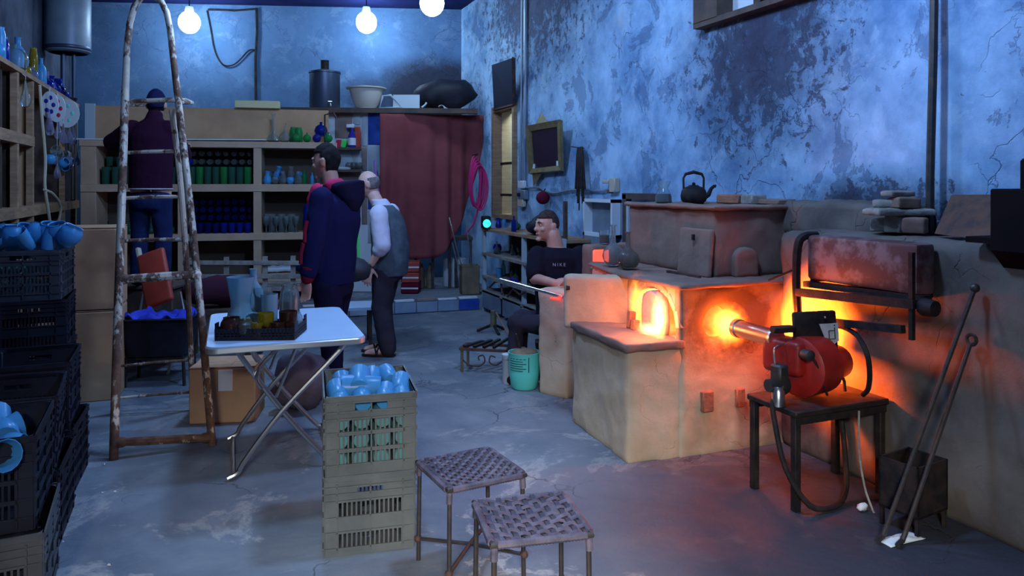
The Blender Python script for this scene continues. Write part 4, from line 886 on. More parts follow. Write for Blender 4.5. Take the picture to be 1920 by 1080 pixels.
tops = [(4, 'cylinder_vase', G_LILAC, .07, (1.0, 1.0, 1.5), 'tall lilac patterned vase at the left picture edge on the display shelf'), (11, 'long_necked_vase', G_BLUE, .13, 1.0, 'deep blue long-necked vase behind the lilac one'),
 (18, 'cylinder_vase', G_AMBER, .05, (.7, .7, 1.25), 'slim amber and gold vase next to the lilac vase'), (25, 'long_necked_vase', G_LILAC, .16, (1.1, 1.1, 1.05), 'lilac long-necked vase behind the slim amber vase'), (30, 'cylinder_vase', G_AQUA, .05, (.9, .9, 1.0), 'pale blue cylinder vase left of the cobalt bottle'), (38, 'glass_bottle', G_BLUE, .06, (1.0, 1.0, 1.15), 'cobalt bottle beside the round clear jar'),
 (52, 'glass_ball', G_CLEAR, .03, 1.55, 'round clear glass jar on the display shelf edge'), (66, 'glass_bowl', G_AMBER, .02, .9, 'small amber-tinted bowl beside the round clear jar'), (72, 'glass_bottle', G_AQUA, .10, (1.5, 1.5, 1.35), 'large pale blue bottle with rounded shoulder on the display shelf'),
 (88, 'cylinder_vase', G_AMBER, .05, (.8, .8, 1.15), 'slim dark gold vase between two pale blue bottles'), (101, 'glass_bottle', G_AQUA, .05, (1.1, 1.1, 1.1), 'square-shouldered pale blue bottle right of the gold vase'), (112, 'flask', G_LILAC, .05, .95, 'lilac sparkling flask near the far end of the display shelf'), (122, 'glass_ball', G_BLUE, .04, 1.0, 'blue ball near the far end of the display shelf'), (132, 'cylinder_vase', G_BLUE, .06, (1.1, 1.1, .75), 'deep blue vase at the far end of the display shelf'), (126, 'glass_pitcher', G_BLUE, .16, 1.1, 'blue pitcher behind the far blue ball')]
for px, kind, m, back_, s, lab in tops: gl(kind, m, (FU-.06-back_, vw(px), 2.461), lab, None, s=s, cat='vase')
for px, kind, m, back_, s, lab in ((7, 'flask', G_AQUA, .20, 1.5, 'pale blue flask behind the tall lilac vase'), (15, 'glass_ball', G_AQUA, .03, 1.1, 'pale blue ball at the foot of the amber vase'), (22, 'glass_pitcher', G_BLUE, .10, 1.2, 'cobalt pitcher right of the slim amber vase'),
    (34, 'flask', G_BLUE, .12, 1.35, 'cobalt flask behind the pale cylinder vase'), (45, 'hurricane_glass', G_AQUA, .12, 1.0, 'pale hurricane glass behind the round clear jar'), (58, 'long_necked_vase', G_BLUE, .15, .85, 'cobalt long-necked vase behind the round clear jar'),
    (80, 'glass_ball', G_LILAC, .03, .9, 'lilac ball between the large pale bottle and gold vase'), (95, 'flask', G_AQUA, .14, 1.2, 'pale flask behind the slim gold vase'), (107, 'glass_ball', G_BLUE, .02, .8, 'small cobalt ball in front of the square-shouldered bottle'), (117, 'glass_pitcher', G_BLUE, .05, 1.0, 'cobalt pitcher right of the lilac sparkling flask'), (128, 'glass_ball', G_BLUED, .02, 1.0, 'dark blue ball next to the far blue ball'), (137, 'glass_ball', G_BLUE, .03, .9, 'last blue ball before the dark bowl')):
    gl(kind, m, (FU-.06-back_, vw(px), 2.461), lab, None, s=s, cat='vase')
dsk = MB().lathe([(.0005, 0), (.10, 0), (.12, .05), (.03, .07), (.0005, .07)], 14).build('dark_bowl', M_CRATEB, None, loc=(FU-.10, vw(142), 2.462)); tag(dsk, 'shallow dark bowl at the far end of the display shelf top', 'bowl')
# oval plaques and glass drops hanging from the shelf edge
for k, (px, h_) in enumerate(((80, .26), (94, .27), (113, .30))):
    t = thing('hanging_plaque', ('left oval plaque with faint flowers', 'middle oval plaque with pink flower', 'right and widest oval plaque with green pattern')[k]+' hanging from the display shelf', 'ornament', (FU+.06, vw(px), 2.40), R(-12))
    w_ = (.075, .08, .125)[k]
    MB().lathe([(.0005, 0), (1, 0), (1, .012), (.0005, .012)], 18, (0, 0, 0), T((0, 0, -.15)) @ Matrix.Diagonal((w_, 1, h_*.5, 1)) @ RX(90)).build('plaque', M_PWHITE, t)
    for j in range(5): MB().ball((w_*.45*math.cos(j*1.3), -.014, -.15+h_*.27*math.sin(j*1.3)), (.018, .004, .022), 8, 5).build('painted_petal', (M_ROYAL, M_MAGENTA, M_BUCKET)[k], t)
    MB().tube([(0, 0, .02), (0, 0, -.03)], .003, 5).build('cord', M_PAPER, t)
DROP = [(.0005, 0), (.018, .006), (.028, .03), (.024, .06), (.010, .10), (.004, .15), (.0005, .16)]
dm = MB().lathe(DROP, 12).build('glass_drop', G_LILAC).data; bpy.data.objects.remove(bpy.data.objects['glass_drop'])
def drop(px, z, lab, s=1.2, off=.06, m=G_LILAC):
    o = bpy.data.objects.new('glass_drop', dm); COL.objects.link(o); o.location = (FU+off, vw(px), z); o.scale = (s,)*3; o.material_slots[0].link = 'OBJECT'; o.material_slots[0].material = m
    tag(o, lab, 'ornament', 'glass drops hanging from the shelf')
    MB().tube([(0, 0, .155), (0, .0, (2.40-z)/s), ((-off-.004)/s, 0, (2.43-z)/s)], .0018, 4).build('cord', M_PAPER, o)
drop(40, 2.14, 'glass drop hanging in the compartment left of the plaques', 1.5, .03, G_CLEAR)
for k, (px, z) in enumerate(((78, 2.00), (80, 1.96), (96, 1.95), (106, 1.92), (118, 1.94), (126, 1.94))): drop(px, z, ORD[k]+' pinkish glass drop from the left, hanging under the oval plaques', 1.35)
drop(94, 1.56, 'single glass drop hanging under the cluster of glass', 1.2)
drop(134, 1.72, 'glass drop hanging against the dark planks at the shelf end', 1.0)
for k in range(9):
    gl('glass_bowl', (G_AQUA, G_CLEAR, G_LILAC)[k % 3], (FU+.04+.03*(k % 2), vw(84+4.2*k), 1.70+.05*((k*2) % 3)), ORD[k]+' small glass bowl from the left in the cluster hanging below the plaques', 'hanging glass cluster', ((k*50) % 120, 20*k, 0), .85)
for k, px in enumerate((8, 12, 45)): gl('glass_pitcher', G_AQUA, (FU-.12, vw(px), 1.325), ('left', 'right', 'far')[k]+' pale glass pitcher standing low in the display shelf compartments', None, s=.8, cat='pitcher')
tag(MB().tube([(FU+.03, vw(67), 2.40), (FU+.04, vw(69), 2.1), (FU+.05, vw(73), 1.75), (FU+.05, vw(72), 1.5), (FU+.06, vw(76), 1.28), (FU+.07, vw(80), 1.05)], .014, 7).build('dangling_cable', M_CREAM), 'thick pale cable hanging down the front of the display shelf', 'cable')
tag(MB().tube([(FU+.05, vw(71), 1.46), (FU+.08, vw(80), 1.42), (FU+.09, vw(92), 1.32), (FU+.09, vw(93), 1.22), (FU+.08, vw(88), 1.08)], .012, 7).build('looped_cable', M_CREAM), 'pale cable loop curving out in front of the lower shelf board', 'cable')
# hot water tank up in the left corner
bt = thing('water_heater', 'big grey cylindrical water tank fixed high in the left corner', 'tank', A(128, 100, 8.85))
MB().lathe([(.001, 0), (.20, .0), (.235, .02), (.24, .05), (.24, .95), (.22, .99), (.001, 1.0)], 28).build('tank_body', M_TANK, bt)
MB().lathe([(.20, 0), (.243, .035), (.248, .055), (.243, .075), (.20, .075)], 28).build('bottom_band', M_TANKD, bt)
MB().tube([(-.06, .05, .01), (-.06, .06, -.7)], .03, 8).build('pipe', M_TANKD, bt); MB().tube([(.05, .05, .01), (.05, .06, -.8)], .022, 8).build('pipe', M_TANKD, bt)

# ---------------------------------------------------------------- long high plank with the urn, bowl and clutter
PD = 9.32
lp_ = thing('long_plank', 'long wooden plank shelf above the curtain', 'shelf', A(700, 203, PD), CAM+R(4))
MB().bb((-1.28, -.02, -.03), (1.30, .42, 0)).build('board', M_WOOD, lp_); MB().bb((-1.28, -.04, -.06), (1.30, -.02, .002)).build('front_lip', M_WOODD, lp_)
zp = lp_.location.z
def onp(px, back=.2): p = A(px, 203, PD+(px-700)/1400*PD*math.tan(R(4))+back); return Vector((p.x, p.y, zp+.001))
ur = thing('water_urn', 'dark blue sheet-metal water urn with chimney cap on the high plank', 'urn', onp(609))
MB().lathe([(.001, 0), (.185, 0), (.19, .01), (.19, .45), (.20, .455), (.20, .475), (.10, .50), (.001, .50)], 24).build('urn_body', M_TANKD, ur)
MB().lathe([(.001, .5), (.052, .5), (.052, .61), (.056, .62), (.001, .62)], 16).build('chimney_cap', M_BLACK, ur)
MB().tube([(.03, -.19, .05), (.03, -.24, .05), (.03, -.25, .02)], .014, 8).build('tap', M_STEEL, ur); MB().box((.03, -.235, .08), (.05, .012, .012)).build('tap_handle', M_STEEL, ur)
bwl = thing('stoneware_bowl', 'large cream stoneware bowl with flared rim on the high plank', 'bowl', onp(687, .22))
MB().lathe([(.001, 0), (.10, 0), (.12, .02), (.17, .10), (.20, .20), (.215, .255), (.255, .265), (.255, .28), (.20, .27), (.16, .12), (.001, .03)], 28).build('bowl_body', M_CERAM, bwl)
MB().lathe([(.001, .0), (.13, .0), (.13, .02), (.001, .02)], 20).build('foot', M_CERAM, bwl)
mf = thing('bent_tubing', 'pale bent tubing leaning on the plank right of the bowl', 'tubing', onp(735, .12), CAM)
MB().tube([(-.16, 0, .01), (-.12, .02, .17), (-.02, .02, .18), (.12, 0, .03)], .016, 6, True).build('bent_tube', M_TILEW, mf)
q = MB().box((0, 0, .10), (.34, .02, .20), (R(-6), 0, 0)).build('grey_sheet', M_TILEW, None, loc=onp(762, .24), rotz=CAM); tag(q, 'grey-blue sheet standing behind the bent tubing on the plank', 'sheet')
for px, lab in ((800, 'small pale ring handle lying on the plank'),):
    q = MB().tube([(-.06, 0, .02), (-.02, 0, .05), (.0, 0, .08)], .012, 6).build('ring_handle', M_TILEW, None, loc=onp(px, .05), rotz=CAM); tag(q, lab, 'handle')
rgp = MB().grid(lambda a, b: Vector(((a-.5)*.14, -.05+.10*b, .03+.02*math.sin(a*5)-(.10*max(0, .4-b) if a > .5 else 0))), 8, 6).build('white_rag', M_TILEW, None, loc=onp(832, .06), rotz=CAM); bake(rgp, [('SOLIDIFY', dict(thickness=.006))]); tag(rgp, 'pale rag hanging over the plank edge near the wall', 'rag')
sk = MB().ball((0, 0, .215), (.42, .16, .20), 18, 10).build('black_sacks', M_CRATEB, None, loc=onp(835, .34), rotz=CAM); rough_up(sk, .05, 4); tag(sk, 'heap of black sacks on the plank in the dark corner', 'sack')

# curtain hung under the plank
cl, cr = C2W((712-960)/1400*9.20, 9.20, 0), C2W((906-960)/1400*9.75, 9.75, 0)
def cur(a, b):
    p = cl.lerp(cr, a); zt = 2.38+.03*a
    zb = .575 if a < .52 else .575+1.5*((a-.52)/.48)**1.9
    w_ = .035*math.sin(a*34+1.2*math.sin(a*9))*(.35+.65*b)+.02*noise.noise(Vector((a*6, b*4, 0)))
    n = Vector((cr.y-cl.y, -(cr.x-cl.x), 0)).normalized()
    return Vector((p.x, p.y, zt+(zb-zt)*b))+n*w_
cu = MB().grid(cur, 110, 40).build('curtain', M_CURTAIN, None, smooth=0); bake(cu, [('SOLIDIFY', dict(thickness=.006))]); cu.data.shade_smooth(); tag(cu, 'large maroon cloth curtain hanging in folds at the back', 'curtain')
tag(MB().tube([A(702, 300, 9.15), A(706, 350, 9.12), A(712, 400, 9.14), A(720, 440, 9.15)], [.01, .03, .04, .03], 8).build('lilac_scarf', mat('lilac_cloth', (.30, .14, .45), .9)), 'lilac cloth strip hanging at the left edge of the curtain', 'cloth')
ph = thing('hose_coil', 'coil of bright pink hose hung on the wall beside the curtain', 'hose', A(890, 340, 9.45), CAM+R(25))
for k in range(5):
    MB().tube([(.07*math.sin(2*math.pi*j/20)*(1+.12*k)+.01*k, -.02*k+.01*math.sin(j), .32*math.cos(2*math.pi*j/20)*(1-.03*k)-.02*k) for j in range(20)], .012, 7, True).build('hose_loop', M_PINK, ph)
MB().tube([(0, .05, .33), (0, -.11, .34)], .012, 6).build('hook', M_DARK, ph)
tag(MB().tube([A(902, 320, 9.4), A(900, 380, 9.4), A(888, 420, 9.4), A(872, 440, 9.35)], .012, 7).build('hose_end', M_PINK), 'free end of pink hose trailing below the coil', 'hose')
# shelf niche left of the curtain
for k, (y, lab) in enumerate(((277, 'upper little wall shelf with spray bottle by the blue tiles'), (318, 'lower little wall shelf with dark pots by the blue tiles'))):
    q = camprism(MB(), 630, 677, 9.22, 9.42, A(0, y, 9.3).z-.03, A(0, y, 9.3).z).build('wall_shelf', M_WOODD, None); tag(q, lab, 'shelf')
zs1, zs2 = A(0, 277, 9.3).z+.001, A(0, 318, 9.3).z+.001
sb = thing('spray_bottle', 'blue and white spray bottle on the upper little wall shelf', 'bottle', C2W((660-960)/1400*9.3, 9.3, zs1), CAM)
MB().lathe([(.0005, 0), (.045, 0), (.048, .01), (.048, .14), (.02, .21), (.02, .24), (.0005, .24)], 14).build('bottle_body', M_ROYAL, sb)
MB().lathe([(.0490, .03), (.0495, .03), (.0495, .12), (.0490, .12)], 14).build('label_band', M_PWHITE, sb)
MB().box((-.02, 0, .27), (.10, .035, .045)).build('spray_head', M_PWHITE, sb, bevel=.008)
for k, (px, m, lab) in enumerate(((645, M_GREENL, 'bright green packet on the upper little wall shelf'), (636, M_MAGENTA, 'small pink packet on the upper little wall shelf'), (671, M_REDP, 'red and white packet behind the spray bottle'))):
    q = MB().box((0, 0, .05 if k < 2 else .13), (.07, .05, .10 if k < 2 else .26), (R(8), R(15 if k == 0 else 0), 0)).build('packet', m, None, bevel=.008, loc=C2W((px-960)/1400*9.32, 9.32, zs1), rotz=CAM); tag(q, lab, 'packet')
for k, px in enumerate((655, 664, 672)): gl('glass_bowl', G_SMOKE, C2W((px-960)/1400*9.32, 9.32, zs2), ('left', 'middle', 'right')[k]+' dark pot on the lower little wall shelf', None, s=.85, cat='pot')
q = MB().lathe([(.0005, 0), (.09, 0), (.10, .02), (.06, .03), (.0005, .03)], 14).build('white_dish', M_PWHITE, None, loc=C2W((644-960)/1400*9.3, 9.3, zs2)); tag(q, 'white dish on the lower little wall shelf', 'dish')

# ---------------------------------------------------------------- things on the step under the curtain
zst = .161
def onst(px, d): p = A(px, 400, d); return Vector((p.x, p.y, zst))
for k in range(3):
    q = MB().box((0, 0, .065), (.22, .28, .125)).build('red_case', M_REDP if k else M_WINE, None, bevel=.01, loc=onst(771, 9.35)+Vector((0, 0, .13*k)), rotz=CAM+R(2*k)); tag(q, ('bottom', 'middle', 'top')[k]+' red case in the little stack under the curtain', 'case')
    MB().box((0, -.142, .065), (.21, .006, .018)).build('white_stripe', M_PWHITE, q)
wb = thing('workbench', 'dark workbench half hidden below the curtain', 'table', onst(825, 9.85), CAM+R(8))
MB().bb((-.35, -.18, .62), (.42, .25, .66)).build('bench_top', M_WOODD, wb)
for x in (-.32, -.1, .12, .2, .39): MB().bb((x-.018, -.16, 0), (x+.018, -.12, .62)).build('leg', M_DARK, wb)
q = MB().lathe([(.0005, 0), (.15, 0), (.155, .01), (.155, .36), (.145, .37), (.0005, .37)], 18).build('white_can', M_PWHITE, None, loc=onst(853, 9.95), rotz=0); tag(q, 'white paint can on the step behind the tin drum', 'can')
for k, px in enumerate((790, 806)): q = MB().lathe([(.0005, 0), (.05, 0), (.05, .22), (.02, .28), (.02, .32), (.0005, .32)], 12).build('oil_bottle', M_TIN, None, loc=onst(px, 9.75)); tag(q, ('left', 'right')[k]+' brown bottle in the shade below the curtain', 'bottle')
td = thing('tin_drum', 'square rusty tin drum with thin rods on the step by the shelf', 'drum', onst(880, 9.25), CAM+R(12))
mb = MB()
for a, b in (((-.11, -.11), (.11, -.105)), ((-.11, .105), (.11, .11)), ((-.11, -.11), (-.105, .11)), ((.105, -.11), (.11, .11))): mb.bb((*a, 0), (*b, .345))
mb.bb((-.11, -.11, 0), (.11, .11, .006)).build('drum_body', M_TIN, td)
MB().tube([(-.112, -.112, .345), (.112, -.112, .345), (.112, .112, .345), (-.112, .112, .345)], .006, 6, True).build('rim', M_TIN, td)
for k, (px, py, ex) in enumerate(((842, 408, -.02), (848, 455, -.06), (874, 418, .06))):
    b = A(px, py, 9.3); a = td.location+Vector((ex, 0, .02))
    q = MB().tube([(0, 0, 0), b-a], .007, 6).build('thin_rod', M_STEEL, None, loc=a); tag(q, ('long thin rod leaning left out of the tin drum', 'shorter thin rod leaning left out of the tin drum', 'upright thin rod in the tin drum by the shelf')[k], 'rod')
# ---------------------------------------------------------------- right wall: pipes, mirror, boards, sockets
WU = 3.45
def onw(px, py, off=0.0): r = (px-960)/1400; return A(px, py, (WU-off)/(CU*r+SU))
tag(MB().tube([onw(985, -20, .03), onw(985, 120, .03), onw(983, 345, .03)], .022, 8).tube([onw(979, -20, .03), onw(977, 250, .04), onw(975, 345, .03)], .014, 6).build('wall_pipes', M_TANK), 'pair of vertical grey pipes on the wall beside the tall window', 'pipe')
sp_ = tag(MB().tube([onw(1752, -40, .06), onw(1750, 100, .07), onw(1744, 330, .08), onw(1743, 438, .10)], .020, 8).build('standing_pole', M_DARK), 'dark iron pole standing on the ledge against the blue wall', 'pole')
def wall_quad(p, w_, h_): return p
mr = thing('ornate_mirror', 'old gilt-framed mirror with pointed ends hung tilted on the blue wall', 'mirror', onw(1024, 276, .10))
def mrl(px, py, off): return onw(px, py, off)-mr.location
c4 = [mrl(990, 238, .16), mrl(1055, 226, .16), mrl(1057, 321, .05), mrl(996, 327, .05)]
def inner(t_): c = sum(c4, Vector())/4; return [p.lerp(c, t_) for p in c4]
for k in range(4):
    a, b = c4[k], c4[(k+1) % 4]; i4 = inner(.22); c_, d_ = i4[(k+1) % 4], i4[k]; n_ = Vector((-.035, 0, .01))
    MB().add([a, b, c_, d_, a+n_, b+n_, c_+n_*.5, d_+n_*.5], [(0, 1, 2, 3), (4, 5, 6, 7), (0, 1, 5, 4), (1, 2, 6, 5), (2, 3, 7, 6), (3, 0, 4, 7)]).build('frame_side', M_GOLD, mr, smooth=0)
i4 = inner(.20); MB().add(i4+[p+Vector((.01, 0, 0)) for p in i4], [(0, 1, 2, 3), (7, 6, 5, 4), (0, 1, 5, 4), (1, 2, 6, 5), (2, 3, 7, 6), (3, 0, 4, 7)]).build('mirror_glass', M_MIRROR, mr, smooth=0)
for q in (1, 3):
    pass
for k in (2, 3): MB().box(inner(.26)[k]+Vector((-.012, 0, .02)), (.012, .05, .05)).build('corner_piece', M_PAPER, mr)
MB().add([mrl(1002, 236, .14), mrl(1029, 230, .14), mrl(1015, 211, .12), mrl(1002, 236, .16), mrl(1029, 230, .16), mrl(1015, 211, .14)], [(0, 1, 2), (5, 4, 3), (0, 1, 4, 3), (1, 2, 5, 4), (2, 0, 3, 5)]).build('crest', M_GOLD, mr)
MB().add([mrl(998, 327, .04), mrl(1016, 325, .04), mrl(1000, 350, .03), mrl(998, 327, .06), mrl(1016, 325, .06), mrl(1000, 350, .05)], [(0, 1, 2), (5, 4, 3), (0, 1, 4, 3), (1, 2, 5, 4), (2, 0, 3, 5)]).build('tail_piece', M_GOLD, mr)
pbd = thing('dark_board', 'dark square board leaning out high on the wall above the tall window', 'board', onw(942, 158, .1))
b4 = [onw(922, 122, .30), onw(962, 108, .22), onw(963, 196, .06), onw(926, 206, .06)]; b4 = [p-pbd.location for p in b4]
MB().add(b4+[p+Vector((.03, 0, 0)) for p in b4], [(0, 1, 2, 3), (7, 6, 5, 4), (0, 1, 5, 4), (1, 2, 6, 5), (2, 3, 7, 6), (3, 0, 4, 7)]).build('panel', M_TANKD, pbd, smooth=0)
MB().bar(b4[1], b4[2], .03, .03).bar(b4[2], b4[3], .03, .02).build('edge_strip', M_RUST, pbd)
hk = thing('hanging_rods', 'bunch of thin black iron rods hanging from a nail on the blue wall', 'rods', onw(1092, 278, .05))
MB().bar((0.03, 0.02, .0), (-.06, 0.12, .02), .012, .012).build('nail', M_DARK, hk)
for k in range(9):
    y = -.07+.02*k; L_ = .40+.07*((k*5) % 4)
    MB().tube([(-.02+.004*(k % 3), .02-y*.4, .01), (-.03, -y*.75, -.06), (-.03+.006*(k % 2), -y, -.25), (-.03, -y*1.25, -L_)], .006 if k % 2 else .010, 6).build('rod', M_BLACK, hk)
cd_ = tag(MB().tube([onw(x, y, .03) for x, y in ((978, 352), (996, 352), (1012, 352), (1022, 358), (1040, 362), (1060, 358), (1072, 356), (1100, 356), (1125, 358), (1145, 354))], .012, 7).build('wall_conduit', M_TANK), 'wavy electrical conduit running along the blue wall to the socket', 'conduit')
sk_ = thing('wall_socket', 'cream socket box at the end of the wavy conduit', 'socket', onw(1152, 347, .03))
MB().box((0, 0, 0), (.06, .10, .13)).build('socket_box', M_CREAM, sk_, bevel=.008); MB().box((-.02, .10, .03), (.05, .10, .03)).build('plug', M_CREAM, sk_, bevel=.006); MB().box((0, .08, -.06), (.04, .06, .03)).build('plug', M_RUST, sk_, bevel=.006)
for k, (px, py, sz, m, lab) in enumerate(((979, 346, (.05, .16, .09), M_PWHITE, 'white junction box at the foot of the wall pipes'), (981, 365, (.06, .20, .11), M_TANK, 'grey switch box below the white junction box'), (978, 380, (.05, .16, .10), M_CREAM, 'cream fuse box lowest of the three wall boxes'))):
    q = MB().box((0, 0, 0), sz).build('wall_box', m, None, bevel=.008, loc=onw(px, py, .04)); tag(q, lab, 'box')
    if k == 1: MB().box((-.035, .05, .0), (.02, .07, .04)).build('black_switch', M_BLACK, q)
pt = thing('hanging_pot', 'round dark red pot hanging below the conduit', 'pot', onw(1018, 371, .09))
MB().ball((0, 0, 0), (.075, .075, .07), 14, 9).build('pot_body', M_WINE, pt); MB().tube([(0, 0, .06), (.03, 0, .10)], .008, 5).build('hook', M_DARK, pt)
# white wall cabinet and the door frame behind the tower
wc = thing('wall_cabinet', 'pale blue open wall cabinet behind the furnace', 'cabinet', (WU, 6.9, 1.0))
a_, b_ = onw(1110, 375, 0), onw(1166, 375, 0); y0, y1 = b_.y-6.9, a_.y-6.9
z0, z1 = .02, .37
for s0, s1 in (((-.10, y0, z0), (0, y0+.03, z1)), ((-.10, y1-.03, z0), (0, y1, z1)), ((-.10, y0, z1-.03), (0, y1, z1)), ((-.10, y0, z0), (0, y1, z0+.03))): MB().bb(s0, s1).build('cabinet_side', M_PAPER, wc)
MB().bb((-.012, y0, z0), (-.005, y1, z1)).build('back', M_TANK, wc); MB().bb((-.10, y0, z0-.14), (-.08, y1, z0)).build('lower_door', M_TANK, wc)
df = thing('doorway_surround', 'brown wooden door surround standing against the wall behind the furnace tower', 'doorway', (3.38, 5.6, 0))
fy0, fy1 = onw(1240, 372, .07).y-5.6, onw(1172, 372, .07).y-5.6
MB().bb((-.03, fy1-.06, .0), (.03, fy1, 1.42)).build('jamb', M_WOODD, df); MB().bb((-.05, fy1-.14, .0), (.02, fy1-.10, 1.36)).build('inner_jamb', M_TILEW, df); MB().bb((-.03, fy0, 1.38), (.03, fy1, 1.43)).build('head', M_WOODD, df)
# ---------------------------------------------------------------- on the furnace
kt = thing('kettle', 'soot-black kettle with tall handle on top of the furnace tower', 'kettle', (3.04, 4.21, 1.376), CAM)
MB().lathe([(.001, 0), (.062, 0), (.082, .018), (.088, .05), (.080, .088), (.062, .108), (.045, .114), (.001, .116)], 24).build('kettle_body', M_BLACK, kt)
MB().lathe([(.001, .112), (.045, .112), (.03, .124), (.001, .126)], 18).ball((0, 0, .132), (.012, .012, .011), 10, 7).build('lid', M_BLACK, kt)
MB().tube([(.075, 0, .045), (.10, 0, .06), (.118, 0, .10), (.138, 0, .118), (.150, 0, .116)], [.02, .017, .012, .010, .011], 10).build('spout', M_BLACK, kt)
MB().tube([(-.068, 0, .09), (-.070, 0, .17), (-.055, 0, .198), (0, 0, .212), (.055, 0, .198), (.068, 0, .17), (.066, 0, .09)], [.007, .007, .010, .012, .010, .007, .007], 8).build('handle', M_BLACK, kt)
cf = thing('glass_carafe', 'glass carafe with fluted lip half full of dark tea beside the kettle', 'carafe', (2.88, 4.33, 1.376))
MB().lathe(hollow([(.0005, 0), (.05, 0), (.058, .01), (.056, .05), (.040, .085), (.032, .105), (.044, .14), (.046, .15)], .003), 18).build('carafe_glass', G_CLEAR, cf)
MB().lathe([(.0005, .005), (.046, .005), (.053, .012), (.052, .048), (.047, .064), (.0005, .064)], 18).build('tea', M_TEA, cf)
for k, (x, y, sz, rz, m, lab) in enumerate(((3.20, 4.02, (.10, .17, .06), 20, M_BRICK, 'loose red brick on the tower right of the kettle'), (3.24, 3.85, (.11, .14, .06), -10, M_STONE, 'pale broken brick next to the loose red one'), (3.30, 3.72, (.16, .2, .035), 5, M_MUDD, 'flat clay slab at the right end of the tower top'))):
    q = MB().box((0, 0, sz[2]/2), sz).build('loose_brick', m, None, bevel=.008, loc=(x, y, 1.377), rotz=R(rz)); tag(q, lab, 'brick')
def flask_at(px, py, d, lab, s, m): p = A(px, py, d); gl('flask', m, (p.x, p.y, .964), lab, None, s=s, cat='flask')
flask_at(1150, 495, 4.98, 'clear round flask with long neck at left on the furnace slab', (1.05, 1.05, 1.15), G_CLEAR)
flask_at(1178, 505, 4.80, 'rounder smoky flask in front of the clear one on the furnace slab', (1.08, 1.08, 1.0), G_SMOKE)
tg = thing('tea_glass', 'small glass of dark tea on the annealing box', 'glass', (2.73, 4.88, 1.064))
MB().lathe(hollow([(.0005, 0), (.035, 0), (.038, .01), (.042, .10)], .003), 14).build('glass', G_CLEAR, tg); MB().lathe([(.0005, .005), (.034, .005), (.037, .065), (.0005, .065)], 14).build('tea', M_TEA, tg)
# stones on the ledge, leaning plate, black stove
zl = 1.262
for k, (px, sz, dz, rz, m, lab) in enumerate(((1658, (.10, .10, .07), 0, 12, M_STONE, 'left supporting brick under the stone pile on the ledge'), (1690, (.12, .11, .085), 0, -8, M_STONE, 'middle supporting brick under the stone pile on the ledge'), (1716, (.08, .11, .08), 0, 25, M_MUDD, 'right supporting brick under the stone pile on the ledge'),
    (1685, (.30, .17, .035), .087, -20, M_STONE, 'flat stone slab bridging the bricks on the ledge'), (1670, (.13, .12, .04), .124, 10, M_STONE, 'flat stone lying left on top of the slab pile'), (1695, (.12, .10, .055), .124, -15, M_MUDD, 'thick brown stone lying right on top of the slab pile'), (1684, (.15, .09, .03), .181, -5, M_STONE, 'topmost dark flat stone of the pile on the ledge'))):
    r = (px-960)/1400; d = 3.22/(CU*r+SU); p = A(px, 440, d)
    o = mud(MB().box((0, 0, sz[2]/2), sz), 'ledge_stone', m, None, .012, .004, 14, 2); o.location = (p.x, p.y, zl+dz); o.rotation_euler = (0, 0, R(rz)); tag(o, lab, 'stone')
lpn = [onw(1783, 367, .10), onw(1875, 366, .10), onw(1862, 452, .30), onw(1752, 438, .26)]
q = MB().add(lpn+[p+Vector((.02, 0, .004)) for p in lpn], [(0, 1, 2, 3), (7, 6, 5, 4), (0, 1, 5, 4), (1, 2, 6, 5), (2, 3, 7, 6), (3, 0, 4, 7)]).build('leaning_plate', M_RUST, None, smooth=0); tag(q, 'brown metal plate leaning on the wall at the right end of the ledge', 'plate')
sv = thing('black_stove', 'black iron stove box standing at the right edge of the picture', 'stove', (3.18, 2.02, 1.25))
MB().bb((-.16, -.20, .005), (.20, .22, .03)).build('stove_foot', M_SOOT, sv)
MB().prism([(-.18, .235), (-.18, -.02), (.05, -.24), (.05, .235)], -.10, .12, T((.0, 0, 0)) @ RX(90)).build('stove_hood', M_SOOT, sv, bevel=.006)
MB().bb((-.06, -.14, .22), (.12, .06, .36)).build('stove_top', M_SOOT, sv, bevel=.01); MB().bb((.0, -.14, .36), (.12, .04, .60)).build('flue', M_SOOT, sv, bevel=.01)
# ---------------------------------------------------------------- metal shelf beyond the seated man
ms = thing('metal_shelf', 'grey metal shelf with scrap glass and tools along the wall behind the seated man', 'shelf', (3.06, 7.4, 0))
Y0, Y1 = -1.15, 1.0
for y in (Y0, -.22, Y1):
    for x in (0, .34): MB().bb((x-.02, y-.025, 0), (x+.02, y+.025, 1.0)).build('post', M_TILEW, ms)
for z in (.985, .70, .43, .26): MB().bb((-.03, Y0, z-.03), (.36, Y1, z)).build('shelf_board', M_STONE if z < .9 else M_WOOD, ms)
for y0_, y1_ in ((Y0, -.25), (-.2, .35), (.4, Y1)): MB().bb((-.03, y0_+.02, .05), (-.01, y1_-.02, .25)).build('front_panel', M_TANK, ms)
MB().bb((.35, Y0, .05), (.36, Y1, .98)).build('back_panel', M_WOODD, ms)
random.seed(5)
kinds = ['glass_pitcher', 'glass_bowl', 'glass_bottle', 'goblet', 'flask', 'tumbler', 'glass_ball']
